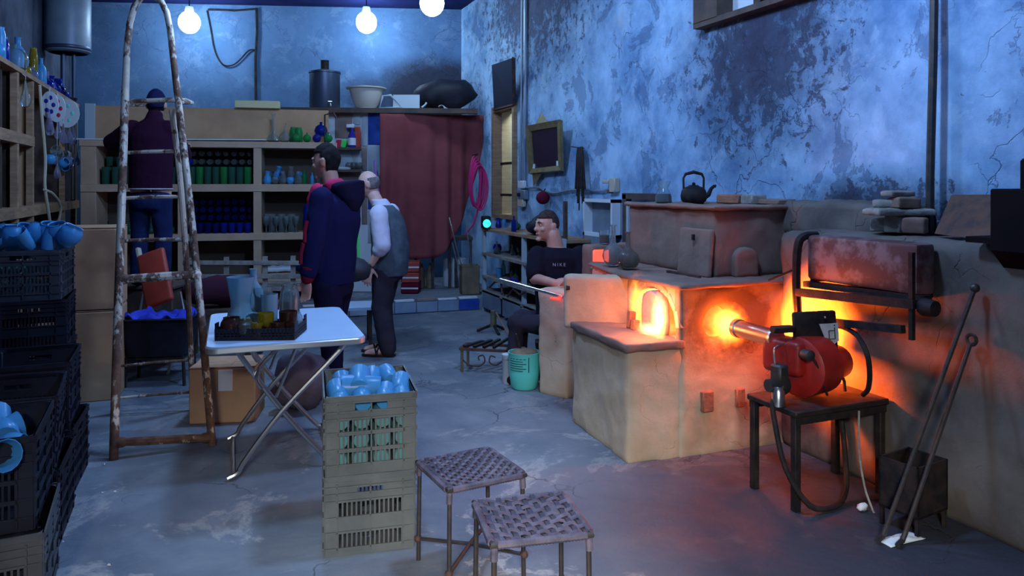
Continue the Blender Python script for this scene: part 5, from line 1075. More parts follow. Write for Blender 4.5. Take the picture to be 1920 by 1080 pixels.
for zi, (z, n) in enumerate(((.99, 9), (.702, 10), (.432, 10))):
    for k in range(n):
        m = random.choice((G_CLEAR, G_SMOKE, G_AQUA, G_CLEAR, G_BLUE, G_DGREEN)); kd = kinds[(k*3+zi) % 7]
        if z > .9 and k in (8,): continue
        gl(kd, m, (3.10+.10*random.random()+(.0 if k % 2 else .08), 7.4+Y1-.10-(Y1-Y0-.2)*k/(n-1), z), ORD[k]+' dusty glass piece from the left on the '+('top', 'upper', 'lower')[zi]+' board of the metal shelf', ('glass on the metal shelf top', 'glass on the metal shelf upper board', 'glass on the metal shelf lower board')[zi], s=.62 if kd in ('glass_bottle', 'goblet', 'flask', 'glass_ball', 'glass_pitcher') else .9)
pk = MB().box((0, 0, .03), (.05, .13, .06)).build('blue_packet', M_ROYAL, None, bevel=.004, loc=(3.06, 7.46, .432)); tag(pk, 'small blue packet on the lower board of the metal shelf', 'packet')
for k, p_ in enumerate(([(0, 0, 0), (.02, -.12, .10), (.02, -.30, .06), (0, -.5, .12)], [(0, 0, .0), (.02, .1, .12), (.03, .3, .10), (0, .42, .02)])):
    q = MB().tube(p_, .012, 6).build('wire_bundle', M_RUST, None, loc=(3.02+.02*k, 7.55+.2*k, .285)); tag(q, ('rusty bent wire sticking out of the metal shelf at right', 'rusty bent wire sticking out of the metal shelf at left')[k], 'wire')
bs_ = rough_up(MB().ball((0, 0, .09), (.13, .17, .10), 14, 9).build('black_bag', M_CRATEB, None, loc=(3.17, 7.02, .988)), .05, 9); tag(bs_, 'crumpled black bag on top of the metal shelf behind the man', 'bag')
fl_ = thing('green_lamp', 'small black spotlight glowing turquoise on the end of the metal shelf', 'lamp', tuple(A(911, 426, 8.75))); fl_.location.z = .988
MB().box((0, 0, .075), (.10, .13, .15)).build('lamp_case', M_BLACK, fl_, bevel=.012, rotz=CAM*.5+R(-60)+R(60))
m, n_, N, L, B = nt('turquoise_glow'); B.inputs['Base Color'].default_value = (.05, .4, .5, 1); B.inputs['Emission Color'].default_value = (.03, .75, .85, 1); B.inputs['Emission Strength'].default_value = 2.2
o = MB().lathe([(.001, 0), (.048, 0), (.044, .015), (.001, .02)], 18, (0, 0, 0), T((-.012, -.066, .065)) @ RX(90)).build('lens', m, fl_)
MB().bar((-.045, -.086, .075), (.0, -.088, .06), .006, .004).bar((.0, -.088, .06), (.025, -.086, .085), .006, .004).build('lens_guard', M_BLACK, fl_)
tag(MB().bb((-.015, -.02, 0), (.015, .02, .36)).build('wood_wedge', M_WOODD, None, loc=(3.12, 6.33, .988)), 'dark wooden stick standing at the near end of the metal shelf top', 'stick')
# ---------------------------------------------------------------- floor things in the middle
bk = thing('mint_bucket', 'mint-green plastic bucket with black label, full of brown dust, beside the clay pillar', 'bucket', C2W((983-960)/1400*5.52, 5.52, 0), CAM)
MB().lathe([(.001, .003), (.085, .003), (.10, .025), (.112, .12), (.118, .262), (.122, .27), (.114, .27), (.108, .12), (.09, .03), (.001, .02)], 26).build('bucket_body', M_BUCKET, bk)
rough_up(MB().lathe([(.001, .20), (.108, .20), (.109, .25), (.09, .275), (.05, .29), (.001, .295)], 20).build('brown_dust', M_TIN, bk), .008, 30)
lb = MB()
for k in range(6):
    z = .235-.017*k; lb.add([(.1165*math.sin(a), -.1165*math.cos(a), z+dz) for dz in (-.0025, .0025) for a in [R(-62+4*i) for i in range(15 if k % 2 else 18)]], [(i, i+1, (15 if k % 2 else 18)+i+1, (15 if k % 2 else 18)+i) for i in range((15 if k % 2 else 18)-1)])
lb.add([(.1168*math.sin(a), -.1168*math.cos(a), z) for z in (.14, .25) for a in (R(14), R(17))], [(0, 1, 3, 2)])
lb.build('printed_label', M_PRINT, bk)
MB().bar((-.03, .02, .28), (-.06, .0, .40), .012, .012).build('stirring_stick', M_DARK, bk)
cn = thing('white_can', 'slim white paint can left of the mint bucket', 'can', C2W((953-960)/1400*5.66, 5.66, 0))
MB().lathe([(.001, 0), (.042, 0), (.046, .006), (.046, .20), (.050, .205), (.050, .22), (.044, .222), (.001, .222)], 16).build('can_body', M_PWHITE, cn); MB().lathe([(.046, .18), (.049, .18), (.049, .19), (.046, .19)], 16).build('can_band', M_STONE, cn)
lbh = thing('low_iron_bench', 'very low iron bench with scroll legs covered in scrap on the floor', 'bench', C2W((912-960)/1400*6.05, 6.05, 0), CAM+R(-12))
MB().bar((-.19, -.10, .185), (.19, -.10, .185), .025, .02).bar((-.19, .10, .185), (.19, .10, .185), .025, .02).bar((-.19, -.10, .185), (-.19, .10, .185), .025, .02).bar((.19, -.10, .185), (.19, .10, .185), .025, .02).build('frame', M_RUST, lbh)
for x in (-.18, .18):
    for y in (-.09, .09): MB().tube([(x, y, 0), (x, y, .18)], .012, 8).build('leg', M_TIN, lbh)
MB().tube([(-.17, -.10, .10), (-.12, -.10, .06), (-.04, -.10, .055), (.01, -.10, .09), (.0, -.10, .14), (-.04, -.10, .13), (-.035, -.10, .10)], .006, 6).tube([(.15, -.10, .10), (.10, -.10, .07), (.05, -.10, .09), (.06, -.10, .14), (.10, -.10, .13)], .006, 6).build('scroll', M_RUST, lbh)
for k in range(4):
    q = MB().bar((-.16+.08*k, -.09, .205), (-.05+.07*k, .09, .215+.01*k), .035-.005*k, .018).build('scrap_iron', M_BLACK, None); q.matrix_world = Matrix.Translation(lbh.location) @ Matrix.Rotation(lbh.rotation_euler.z, 4, 'Z'); tag(q, ('leftmost', 'second', 'third', 'rightmost')[k]+' scrap iron bar lying on the low bench', 'scrap')
stp = thing('black_tripod', 'small black tripod stand on the floor in front of the metal shelf', 'stand', C2W((925-960)/1400*7.6, 7.6, 0))
for k in range(3): a = 2*math.pi*k/3+.5; MB().tube([(.17*math.cos(a), .17*math.sin(a), .01), (.03*math.cos(a), .03*math.sin(a), .07), (0, 0, .10)], .014, 6).build('leg', M_BLACK, stp)
MB().lathe([(.001, .06), (.035, .06), (.03, .22), (.001, .23)], 10).build('post', M_TIN, stp)
tag(MB().tube([C2W((930-960)/1400*7.5, 7.5, .22), C2W((955-960)/1400*7.3, 7.3, .02)], .008, 6).build('thin_stick', M_WOOD), 'thin wooden stick leaning down from the tripod to the floor', 'stick')
# ---------------------------------------------------------------- cardboard, box under the table, stuff behind the ladder
def carton(px, py, d, w_, dp, h_, rot, lab, z=0, m=M_CARD):
    p = A(px, py, d); t = thing('cardboard_box', lab, 'box', (p.x, p.y, z), rot)
    MB().bb((-w_/2, -dp/2, 0), (w_/2, dp/2, h_)).build('box_body', m, t, bevel=.006)
    for s in (-1, 1): MB().box((0, s*dp*.25, h_+.004), (w_-.004, dp*.5-.006, .006), (R(1.5*s), 0, 0)).build('flap', m, t)
    return t
cbx = carton(428, 790, 4.86, .40, .32, .345, CAM+R(8), 'brown cardboard box on the floor under the folding table')
MB().box((0.02, -.163, .27), (.085, .006, .13)).build('shiny_tape', M_PWHITE, cbx); MB().box((0.02, .0, .353), (.05, .30, .003)).build('tape', M_CARD, cbx)
carton(157, 690, 5.35, .50, .46, .62, CAM+R(20), 'lower large cardboard box behind the tall crate stack', 0)
carton(158, 500, 5.35, .49, .45, .56, CAM+R(19), 'upper large cardboard box behind the tall crate stack', .635)
bcs = thing('wire_stand', 'black wire stand under the black basin behind the ladder', 'stand', C2W((302-960)/1400*5.7, 5.7, 0), CAM+R(8))
for x in (-.2, .2):
    for y in (-.14, .14): MB().tube([(x*1.05, y*1.05, 0), (x, y, .22)], .012, 6).build('leg', M_BLACK, bcs)
MB().tube([(-.2, -.14, .21), (.2, -.14, .21), (.2, .14, .21), (-.2, .14, .21)], .012, 6, True).build('ring', M_BLACK, bcs)
bn = thing('black_basin', 'black plastic basin of blue cloth behind the ladder', 'basin', C2W((302-960)/1400*5.7, 5.7, .225), CAM+R(8))
def rr3(w_, d_, z): return [Vector((x, y, z)) for x, y in rrect(w_, d_, .05, 4)]
mb = MB().loft([rr3(.42, .32, 0), rr3(.50, .40, .27), rr3(.54, .44, .28), rr3(.53, .43, .29), rr3(.47, .37, .275), rr3(.40, .30, .02)]); mb.build('basin_body', M_CRATEB, bn)
cb_ = MB().grid(lambda a, b: Vector(((a-.5)*.44, (b-.5)*.33, .25+.11*max(0, noise.noise(Vector((a*5, b*5, 3)))+.25))), 22, 16).build('blue_cloth', M_BLUECLOTH, None); cb_.location = bn.location; cb_.rotation_euler = bn.rotation_euler; bake(cb_, [('SOLIDIFY', dict(thickness=.01))]); tag(cb_, 'crumpled bright blue cloth in the black basin', 'cloth')
rc = thing('red_folding_chair', 'red vinyl folding chair tipped behind the ladder', 'chair', C2W((288-960)/1400*6.12, 6.12, 0), CAM+R(-6))
MB().box((.015, .0, .74), (.25, .05, .46), (R(-14), R(-20), 0)).build('backrest', M_REDP, rc, bevel=.04, seg=3); MB().box((-.115, .03, .775), (.03, .045, .44), (R(-14), R(-20), 0)).build('pale_edge', M_CREAM, rc, bevel=.006)
MB().box((.05, -.02, .40), (.38, .36, .04), (R(6), 0, 0)).build('seat', M_REDP, rc, bevel=.015)
for x in (-.16, .24):
    MB().tube([(x, .18, 0), (x, -.08, .42)], .011, 6).build('leg', M_STEEL, rc); MB().tube([(x, -.20, 0), (x, .06, .42), (x*.8, .07, .62)], .011, 6).build('leg', M_STEEL, rc)
pal = thing('slatted_bench', 'old grey slatted bench along the foot of the cubby shelf', 'bench', C2W((455-960)/1400*7.7, 7.7, 0), CAM+R(12))
for z in (.30, .43, .56, .70): MB().box((0, -.02, z), (1.15, .03, .045), (0, R(1.4), 0)).build('slat', M_STONE, pal, bevel=.004)
for x in (-.5, -.16, .22, .5): MB().bb((x-.025, 0, 0), (x+.025, .03, .76)).build('post', M_STONE, pal)
for y in (.12, .24, .36): MB().bb((-.56, y, .42), (.56, y+.08, .445)).build('seat_slat', M_STONE, pal)
MB().bb((-.5, .36, 0), (-.46, .40, .42)).bb((.46, .36, 0), (.5, .40, .42)).build('rear_leg', M_STONE, pal)
mbg = rough_up(MB().ball((0, 0, .11), (.30, .18, .13), 16, 10).build('maroon_bundle', M_MAROONBAG, None, loc=C2W((412-960)/1400*6.5, 6.5, .47)), .04, 6); tag(mbg, 'dark maroon cloth bundle on the low seat behind the folding table', 'cloth')
lst = thing('low_bench', 'low dark wooden bench under the maroon bundle', 'bench', C2W((414-960)/1400*6.5, 6.5, 0), CAM)
MB().bb((-.32, -.18, .40), (.32, .18, .44)).build('seat_board', M_WOODD, lst)
for x in (-.29, .29):
    for y in (-.15, .15): MB().bb((x-.02, y-.02, 0), (x+.02, y+.02, .40)).build('leg', M_WOODD, lst)
sgb = rough_up(MB().ball((0, 0, .19), (.19, .15, .20), 18, 12).build('grey_sack', M_BAG, None, loc=C2W((562-960)/1400*5.0, 5.0, -.005)), .04, 6); tag(sgb, 'slumped grey-purple sack on the floor under the folding table', 'sack')
wbx = thing('wooden_platform', 'dark wooden box the man in plum sweater stands on', 'box', C2W((285-960)/1400*6.75, 6.62, 0), CAM)
MB().bb((-.33, -.19, 0), (.33, .25, .60)).build('box_body', M_WOODD, wbx, bevel=.01); MB().bb((-.35, -.20, .60), (.35, .26, .63)).build('box_lid', M_WOODD, wbx, bevel=.006)
# cables on the back wall
def onb(px, py, off=.03):
    r = (px-960)/1400; n_ = Vector((.295, .955, 0)).normalized(); c0 = Vector((3.45, 10.45, 0)); dx = Vector((CU*r+SU, -SU*r+CU, 0)); d = (c0.dot(n_)-off)/dx.dot(n_); return A(px, py, d)
tag(MB().tube([onb(x, y) for x, y in ((481, 15), (482, 60), (479, 110), (480, 188))], .018, 7).tube([onb(x, y) for x, y in ((481, 20), (478, 17), (440, 20), (390, 18))], .012, 6).build('drop_cable', M_BLACK), 'black cable running straight down the back wall', 'cable')
tag(MB().tube([onb(x, y) for x, y in ((388, 20), (395, 55), (400, 85), (408, 108), (420, 122), (436, 122), (450, 112), (466, 95), (479, 93))], .010, 6).build('slack_cable', M_BLACK), 'slack black cable looping across the back wall', 'cable')
# ---------------------------------------------------------------- lamps hanging at the back
m, n_, N, L, B = nt('lamp_glow'); B.inputs['Base Color'].default_value = (1, 1, 1, 1); B.inputs['Emission Color'].default_value = (.52, .74, 1, 1); B.inputs['Emission Strength'].default_value = 62
M_BULB = m
for px, py, d, lab in ((355, 42, 10.05, 'left hanging lamp, nearest the ladder top'), (687, 42, 10.2, 'middle hanging lamp, above the stoneware bowl'), (810, 6, 8.6, 'highest and biggest looking lamp, cut by the top of the picture')):
    p = A(px, py, d); t = thing('hanging_lamp', 'blazing blue-white bulb, '+lab, 'lamp', p)
    b = MB().ball((0, 0, 0), (.14, .14, .15), 18, 12).build('bulb', M_BULB, t)
    MB().lathe([(.001, .14), (.06, .135), (.05, .21), (.001, .22)], 12).build('socket', M_PWHITE, t); MB().tube([(0, 0, .19), (0, 0, 4.08-p.z)], .008, 6).build('cord', M_BLACK, t)

for k, (px, py, lab) in enumerate(((128, 885, 'brightest white glass chip on the floor left of the ladder foot'), (195, 873, 'small white glass chip just below the left ladder foot'), (196, 925, 'flat white glass chip on the bare floor at lower left'), (219, 922, 'pale chip right of the flat one at lower left'), (117, 1016, 'white shard lying beside the nearest crate stack'), (200, 1061, 'white chip near the bottom picture edge at left'))):
    q = MB().add([(0, 0, 0), (.018, .004, 0), (.006, .012, 0), (.004, .004, .006), (.013, .006, .007)], [(0, 2, 1), (0, 1, 4, 3), (1, 2, 4), (2, 0, 3), (2, 3, 4)]).build('glass_chip', M_PAPER, None, smooth=0, loc=Fl(px, py)+Vector((0, 0, .002)), rotz=k*1.1); tag(q, lab, 'chip')
# ---------------------------------------------------------------- people
def ring(c, ra, rb, ang=0, n=20, tx=0, ty=0):
    A_ = Vector((math.cos(ang), math.sin(ang), 0)); B_ = Vector((-math.sin(ang), math.cos(ang), 0))
    return [Vector(c)+A_*(ra*math.cos(2*math.pi*j/n))+B_*(rb*math.sin(2*math.pi*j/n))+Vector((0, 0, tx*math.cos(2*math.pi*j/n)+ty*math.sin(2*math.pi*j/n))) for j in range(n)]
def limb(mb, pts, rad, n=14, caps=True):
    mb.tube(pts, rad, n)
    if caps:
        for i in range(len(pts)): mb.ball(pts[i], rad[i]*.99, 12, 8)
def hmat(c, f, pitch=0, roll=0):
    a = math.atan2(f[0], -f[1]); return Matrix.Translation(c) @ Matrix.Rotation(a, 4, 'Z') @ Matrix.Rotation(pitch, 4, 'X') @ Matrix.Rotation(roll, 4, 'Y')
def hdef(p, s=1.0):
    x, y, z = p
    X = .074*x*(1-.30*max(0, -z)**1.6); Y = .096*y; Z = .120*z
    if y < 0 and z < 0: Y -= .012*(-z)*(-y)
    if y > 0 and z < 0: Y *= 1-.42*(-z)
    if y < 0 and abs(z-.08) < .22 and .2 < abs(x) < .75: Y += .007*(1-abs(z-.08)/.22)
    return Vector((X*s, Y*s, Z*s))
def unit_sphere(n=28, m=20):
    return [[Vector((math.sin(t)*math.cos(2*math.pi*j/n), math.sin(t)*math.sin(2*math.pi*j/n), -math.cos(t))) for j in range(n)] for t in [max(.05, min(math.pi-.05, math.pi*i/m)) for i in range(m+1)]]
def head(mb, M, nose=1.0):
    mb.loft([[hdef(p) for p in r] for r in unit_sphere()], M)
    for c, r in (((0, -.100, -.022), (.014*nose, .020*nose, .017)), ((0, -.096, .006), (.010, .014, .030)), ((0, -.090, -.058), (.024, .012, .007)), ((0, -.089, -.071), (.020, .011, .007)), ((0, -.082, -.100), (.026, .020, .018)),
                 ((.030, -.083, .030), (.026, .013, .008)), ((-.030, -.083, .030), (.026, .013, .008)), ((.042, -.070, -.022), (.020, .016, .018)), ((-.042, -.070, -.022), (.020, .016, .018)),
                 ((.077, .012, -.004), (.011, .021, .033)), ((-.077, .012, -.004), (.011, .021, .033)), ((.080, .022, .008), (.010, .014, .020)), ((-.080, .022, .008), (.010, .014, .020))):
        mb.ball(c, r, 12, 8, M)
def face_bits(parent, M, hairm, brow=True):
    for s in (-1, 1):
        MB().ball((s*.030, -.083, .012), (.012, .008, .007), 10, 7, M).build('eye', M_PWHITE, parent)
        MB().ball((s*.030, -.0895, .012), (.0055, .003, .0055), 8, 6, M).build('iris', M_BLACK, parent)
        if brow: MB().tube([M @ Vector((s*.012, -.096, .030)), M @ Vector((s*.030, -.097, .037)), M @ Vector((s*.050, -.084, .031))], [.004, .005, .003], 6).build('eyebrow', hairm, parent)
    MB().tube([M @ Vector((-.022, -.093, -.064)), M @ Vector((0, -.102, -.065)), M @ Vector((.022, -.093, -.064))], [.002, .003, .002], 6).build('mouth_line', M_WINE, parent)
def hair(parent, M, keep, m, s=1.07, name='hair', lump=.004):
    R_ = unit_sphere(36, 26); vs = [hdef(p, s)+Vector((0, .004, .006)) for r in R_ for p in r]; n = 36; fs = []
    for i in range(26):
        for j in range(n):
            c = (R_[i][j]+R_[i+1][j]+R_[i][(j+1) % n]+R_[i+1][(j+1) % n])/4
            if keep(c.x, c.y, c.z): fs.append((i*n+j, i*n+(j+1) % n, (i+1)*n+(j+1) % n, (i+1)*n+j))
    if keep(0, 0, 1): fs.append(tuple(range(26*n, 27*n)))
    mb = MB(); mb.add(vs, fs, M); o = mb.build(name, m, parent)
    bm = bmesh.new(); bm.from_mesh(o.data); bmesh.ops.delete(bm, geom=[v for v in bm.verts if not v.link_faces], context='VERTS'); bm.to_mesh(o.data); bm.free()
    bake(o, [('SOLIDIFY', dict(thickness=.012, offset=-1))]); rough_up(o, lump, 40); return o
def hand(mb, M, side=1, curl=(20, 25, 30, 35), spread=1.0, thumb=35):
    'wrist at origin, fingers along -z, back of the hand towards -y, thumb on the side*x side'
    mb.loft([[Vector((rx*math.cos(t), ry*math.sin(t), z)) for t in [2*math.pi*j/12 for j in range(12)]] for z, rx, ry in ((.02, .025, .019), (-.01, .028, .018), (-.045, .040, .016), (-.085, .041, .013), (-.098, .036, .011))], M)
    for k, (x, L) in enumerate(((.030, .070), (.010, .080), (-.010, .074), (-.029, .058))):
        a = R(curl[k]); p = Vector((side*x, 0, -.085)); sx = side*(.10-.066*k)*spread; pts = [p, p+Vector((0, 0, -.012))]; ang = a*.35
        for f in (.46, .30, .24):
            q = pts[-1]+Vector((sx*L*f, math.sin(ang)*L*f, -math.cos(ang)*L*f)); pts.append(q); ang += a
        limb(mb, [M @ q for q in pts], [.0095, .0095, .009, .0083, .007], 10)
    t = R(thumb); p = Vector((side*.030, .004, -.025)); pts = [p, p+Vector((side*math.sin(t)*.032, .008, -math.cos(t)*.032)), p+Vector((side*math.sin(t)*.060, .014, -math.cos(t)*.064)), p+Vector((side*math.sin(t)*.072, .020, -math.cos(t)*.090))]
    limb(mb, [M @ q for q in pts], [.013, .0115, .010, .008], 10)
def frame_to(p, zdir, xdir):
    'matrix whose -z points along zdir (fingers) and x near xdir'
    z = -Vector(zdir).normalized(); x = Vector(xdir); x = (x-z*x.dot(z)).normalized(); y = z.cross(x)
    return Matrix.Translation(p) @ Matrix((x, y, z)).transposed().to_4x4()
def skin(mb, name, m, parent, vox=.0065, it=3):
    o = mb.build(name, m, parent, smooth=0); bake(o, [('REMESH', dict(mode='VOXEL', voxel_size=vox)), ('SMOOTH', dict(iterations=it, factor=.5))]); o.data.shade_smooth()
    if not o.data.materials: o.data.materials.append(m)
    return o
def cloth(mb, name, m, parent, vox=.011, it=4, amp=.006, sc=9):
    return rough_up(skin(mb, name, m, parent, vox, it), amp, sc)
def person(label, px, d, z0=0):
    return thing('person', label, 'person', C2W((px-960)/1400*d, d, z0), CAM)

# --- the man in the plum sweater, seen from behind, on the box behind the ladder (local x right, y away)
d1 = 6.35; P = person('person in plum sweater and dark cap, back turned, standing on a box behind the ladder', 283, d1+.1, .632)
H1 = hmat(Vector((.02, .06, 1.57)), (-.15, 1), R(-8))
b = MB(); head(b, H1); limb(b, [(.02, .02, 1.36), (.02, .04, 1.50)], [.058, .055])
b.loft([ring((0, 0, .86), .15, .10), ring((0, 0, 1.0), .145, .10), ring((0, .01, 1.2), .165, .105), ring((.01, .02, 1.36), .15, .09), ring((.02, .02, 1.43), .07, .06)])
for s in (-1, 1): limb(b, [(s*.09, 0, .88), (s*.10, .01, .48), (s*.11, -.01, .08)], [.085, .058, .042]); limb(b, [(s*.11, -.02, .05), (s*.12, .12, .03)], [.04, .03])
limb(b, [(-.19, .02, 1.36), (-.39, .10, 1.24), (-.50, .36, 1.26)], [.05, .042, .030]); hand(b, frame_to(Vector((-.50, .37, 1.26)), (-.5, .8, -.1), (.6, .4, 0)), 1, (15, 18, 20, 25))
limb(b, [(.17, .02, 1.36), (.20, .18, 1.13), (.08, .42, 1.24)], [.05, .042, .030]); hand(b, frame_to(Vector((.08, .43, 1.24)), (-.1, .9, .1), (-1, 0, 0)), 1)
skin(b, 'body', M_SKIN, P)
hair(P, H1, lambda x, y, z: z > .05 or y > .55 and z > -.25, M_CAP, 1.10, 'cap', .002); hair(P, H1, lambda x, y, z: y > .1 and -.5 < z < .15, M_HAIR, 1.05)
face_bits(P, H1, M_HAIR)
c = MB(); c.loft([ring((0, -.01, .83), .185, .135), ring((0, 0, .95), .185, .135), ring((0, 0, 1.12), .19, .13), ring((0, .01, 1.28), .205, .13), ring((.01, .02, 1.38), .17, .10), ring((.015, .025, 1.44), .078, .072)])
limb(c, [(-.17, .02, 1.35), (-.39, .10, 1.24), (-.495, .34, 1.26)], [.085, .073, .050]); limb(c, [(.15, .02, 1.35), (.20, .18, 1.13), (.10, .40, 1.23)], [.085, .073, .050]); limb(c, [(.0, .02, 1.40), (.02, .03, 1.47)], [.075, .068])
cloth(c, 'sweater', M_PURPLE, P)
c = MB(); c.loft([ring((0, -.005, .80), .172, .122), ring((0, -.01, .72), .178, .128), ring((0, -.01, .66), .17, .12)])
for s in (-1, 1): limb(c, [(s*.088, -.01, .74), (s*.10, .01, .46), (s*.11, -.01, .06)], [.098, .075, .062])
j = cloth(c, 'jeans', M_JEANS, P)
MB().tube(ring((0, -.01, .835), .182, .135, 0, 24), .006, 6, True).build('belt_line', M_LETTER, P)
for s in (-1, 1): cloth(MB().loft([ring((s*.11, -.06, .045), .03, .035), ring((s*.112, -.03, .045), .045, .045), ring((s*.118, .10, .03), .045, .03), ring((s*.12, .17, .025), .02, .02)]), 'shoe', M_BLACK, P, .008, 2, .001)

# --- the man in navy tracksuit, in profile to the left, behind the white table
d2 = 5.3; P = person('person in navy and crimson tracksuit jacket, dark hair, looking left, standing behind the table', 625, d2)
f2 = Vector((-.96, .28, 0)).normalized(); a2 = math.atan2(f2.y, f2.x); g2 = Vector((-f2.y, f2.x, 0))      # g2: his left... lateral axis
near = -g2 if g2.y > 0 else g2
H2 = hmat(Vector((-.055, .02, 1.665)), f2, R(6))
b = MB(); head(b, H2); limb(b, [(.0, .0, 1.43), (-.03, .01, 1.58)], [.062, .058])
b.loft([ring((.0, 0, .88), .11, .155, a2), ring((.01, 0, 1.05), .105, .145, a2), ring((.02, 0, 1.25), .12, .175, a2), ring((.02, 0, 1.42), .10, .16, a2), ring((.01, 0, 1.49), .06, .07, a2)])
for s in (-1, 1): p = near*s*.09; limb(b, [p+Vector((0, 0, .90)), p+Vector((-.01+.04*s, 0, .48)), p+Vector((.0+.05*s, 0, .08))], [.085, .058, .042]); limb(b, [p+Vector((.05*s, 0, .05)), p+f2*.14+Vector((.05*s, 0, .03))], [.04, .03])
sh = near*.19+Vector((.015, 0, 1.41)); el = near*.25+Vector((.0, 0, 1.11)); wr = near*.24+Vector((-.055, 0, .86))
limb(b, [sh, el, wr], [.05, .043, .030]); hand(b, frame_to(wr, (-.06, 0, -1), f2), 1, (30, 34, 38, 42), .8, 25)
sh2 = -near*.19+Vector((.015, 0, 1.41)); el2 = -near*.24+Vector((-.02, 0, 1.11)); wr2 = -near*.2+Vector((-.12, 0, .87)); limb(b, [sh2, el2, wr2], [.05, .043, .03]); hand(b, frame_to(wr2, (-.1, 0, -1), f2), 1, (30, 34, 38, 42))
skin(b, 'body', M_SKIN, P); face_bits(P, H2, M_HAIR)
hair(P, H2, lambda x, y, z: (z > .42 and y < .1) or (y >= -.05 and z > -.05) or (y > .28 and z > -.55) or (z > .62), M_HAIR, 1.11)
c = MB(); c.loft([ring((.0, 0, .80), .135, .185, a2), ring((.0, 0, .90), .145, .19, a2), ring((.015, 0, 1.08), .14, .185, a2), ring((.03, 0, 1.25), .15, .20, a2), ring((.03, 0, 1.38), .135, .195, a2), ring((.01, 0, 1.46), .095, .11, a2), ring((-.005, 0, 1.50), .075, .08, a2)])
for q, e_, w_ in ((sh, el, wr), (sh2, el2, wr2)): limb(c, [q, e_, e_.lerp(w_, .80)], [.083, .074, .060])
cloth(c, 'jacket', M_NAVY, P)
c = MB(); limb(c, [el.lerp(wr, .66), el.lerp(wr, .97)], [.063, .046]); cloth(c, 'cuff', M_CRIM, P, .008, 2, .003)
c = MB(); c.loft([ring((-.035, 0, 1.445), .05, .07, a2), ring((.02, 0, 1.51), .10, .12, a2, 20, -.02), ring((.10, -.02, 1.49), .12, .14, a2, 20, -.05), ring((.145, -.03, 1.40), .075, .12, a2), ring((.15, -.03, 1.32), .03, .06, a2)])
cloth(c, 'hood', M_NAVYT, P)
c = MB(); limb(c, [Vector((.03, 0, 1.50))+near*.10, Vector((.075, 0, 1.515))+near*.06], [.042, .035]); cloth(c, 'hood_lining', M_MAGENTA, P, .008, 3, .003)
c = MB(); limb(c, [sh+Vector((-.03, 0, .06)), sh+Vector((-.065, 0, -.02))], [.045, .04]); cloth(c, 'shoulder_panel', M_MAGENTA, P, .008, 3, .003)
for q0, q1 in ((sh.lerp(el, .50), sh.lerp(el, .98)), (el, el.lerp(wr, .55))):
    n_ = near*.066-Vector((.036, 0, 0)); MB().tube([q0+n_*1.05, q0.lerp(q1, .5)+n_*1.08, q1+n_*.92], .013, 8).build('sleeve_stripe', M_CRIM, P)
c = MB(); c.loft([ring((.0, 0, .92), .125, .165, a2), ring((.0, 0, .80), .13, .172, a2), ring((.0, 0, .72), .12, .165, a2)])
for s in (-1, 1): p = near*s*.09; limb(c, [p+Vector((0, 0, .80)), p+Vector((-.01+.04*s, 0, .46)), p+Vector((.05*s, 0, .06))], [.105, .082, .070])
cloth(c, 'track_trousers', M_NAVYT, P)
for s in (-1, 1): p = near*s*.09+Vector((.05*s, 0, 0)); cloth(MB().tube([p-f2*.06+Vector((0, 0, .045)), p+Vector((0, 0, .05)), p+f2*.10+Vector((0, 0, .04)), p+f2*.19+Vector((0, 0, .03))], [.035, .045, .042, .025], 12), 'shoe', M_BLACK, P, .008, 2, .001)

# --- the balding man in waistcoat, profile to the left
d3 = 6.62; P = person('balding person in slate waistcoat, white shirt and sandals, facing left, hand on thigh', 716, d3)
f3 = Vector((-.98, .12, 0)).normalized(); a3 = math.atan2(f3.y, f3.x); g3 = Vector((-f3.y, f3.x, 0)); near = -g3 if g3.y > 0 else g3
H3 = hmat(Vector((-.115, .0, 1.505)), f3, R(14))
b = MB(); head(b, H3, 1.15); limb(b, [(-.01, .0, 1.28), (-.08, .0, 1.42)], [.062, .058])
b.loft([ring((.05, 0, .80), .13, .15, a3), ring((.07, 0, .95), .14, .15, a3), ring((.05, 0, 1.15), .13, .17, a3), ring((.02, 0, 1.28), .10, .155, a3), ring((-.01, 0, 1.34), .06, .07, a3)])
for s in (-1, 1): p = near*s*.085; limb(b, [p+Vector((.05, 0, .80)), p+Vector((-.01+.02*s, 0, .43)), p+Vector((.05+.03*s, 0, .07))], [.085, .056, .040])
for s in (-1, 1):
    p = near*s*.085+Vector((.05+.03*s, 0, 0)); limb(b, [p+Vector((.03, 0, .045)), p+f3*.06+Vector((0, 0, .045)), p+f3*.15+Vector((0, 0, .032)), p+f3*.19+Vector((0, 0, .028))], [.036, .036, .03, .022])
    for k in range(4): limb(b, [p+f3*.18+near*(-.022+.015*k)+Vector((0, 0, .028)), p+f3*(.215-.007*abs(k-1))+near*(-.024+.016*k)+Vector((0, 0, .024))], [.009, .008], 8)
sh = near*.19+Vector((.03, 0, 1.25)); el = near*.24+Vector((.075, 0, .98)); wr = near*.20+Vector((-.045, 0, .80))
limb(b, [sh, el, wr], [.05, .044, .029]); hand(b, frame_to(wr, (-.22, 0, -1), (1, 0, -.2)), 1, (12, 14, 16, 22), 1.5, 48)
sh2 = -near*.19+Vector((.03, 0, 1.25)); el2 = -near*.22+Vector((.02, 0, .98)); wr2 = -near*.16+Vector((-.10, 0, .80)); limb(b, [sh2, el2, wr2], [.05, .044, .03]); hand(b, frame_to(wr2, (-.2, 0, -1), f3), 1)
skin(b, 'body', M_SKINP, P); face_bits(P, H3, M_GHAIR)
hair(P, H3, lambda x, y, z: -.42 < z < .35 and y > .16, M_GHAIR, 1.045, lump=.002)
c = MB()
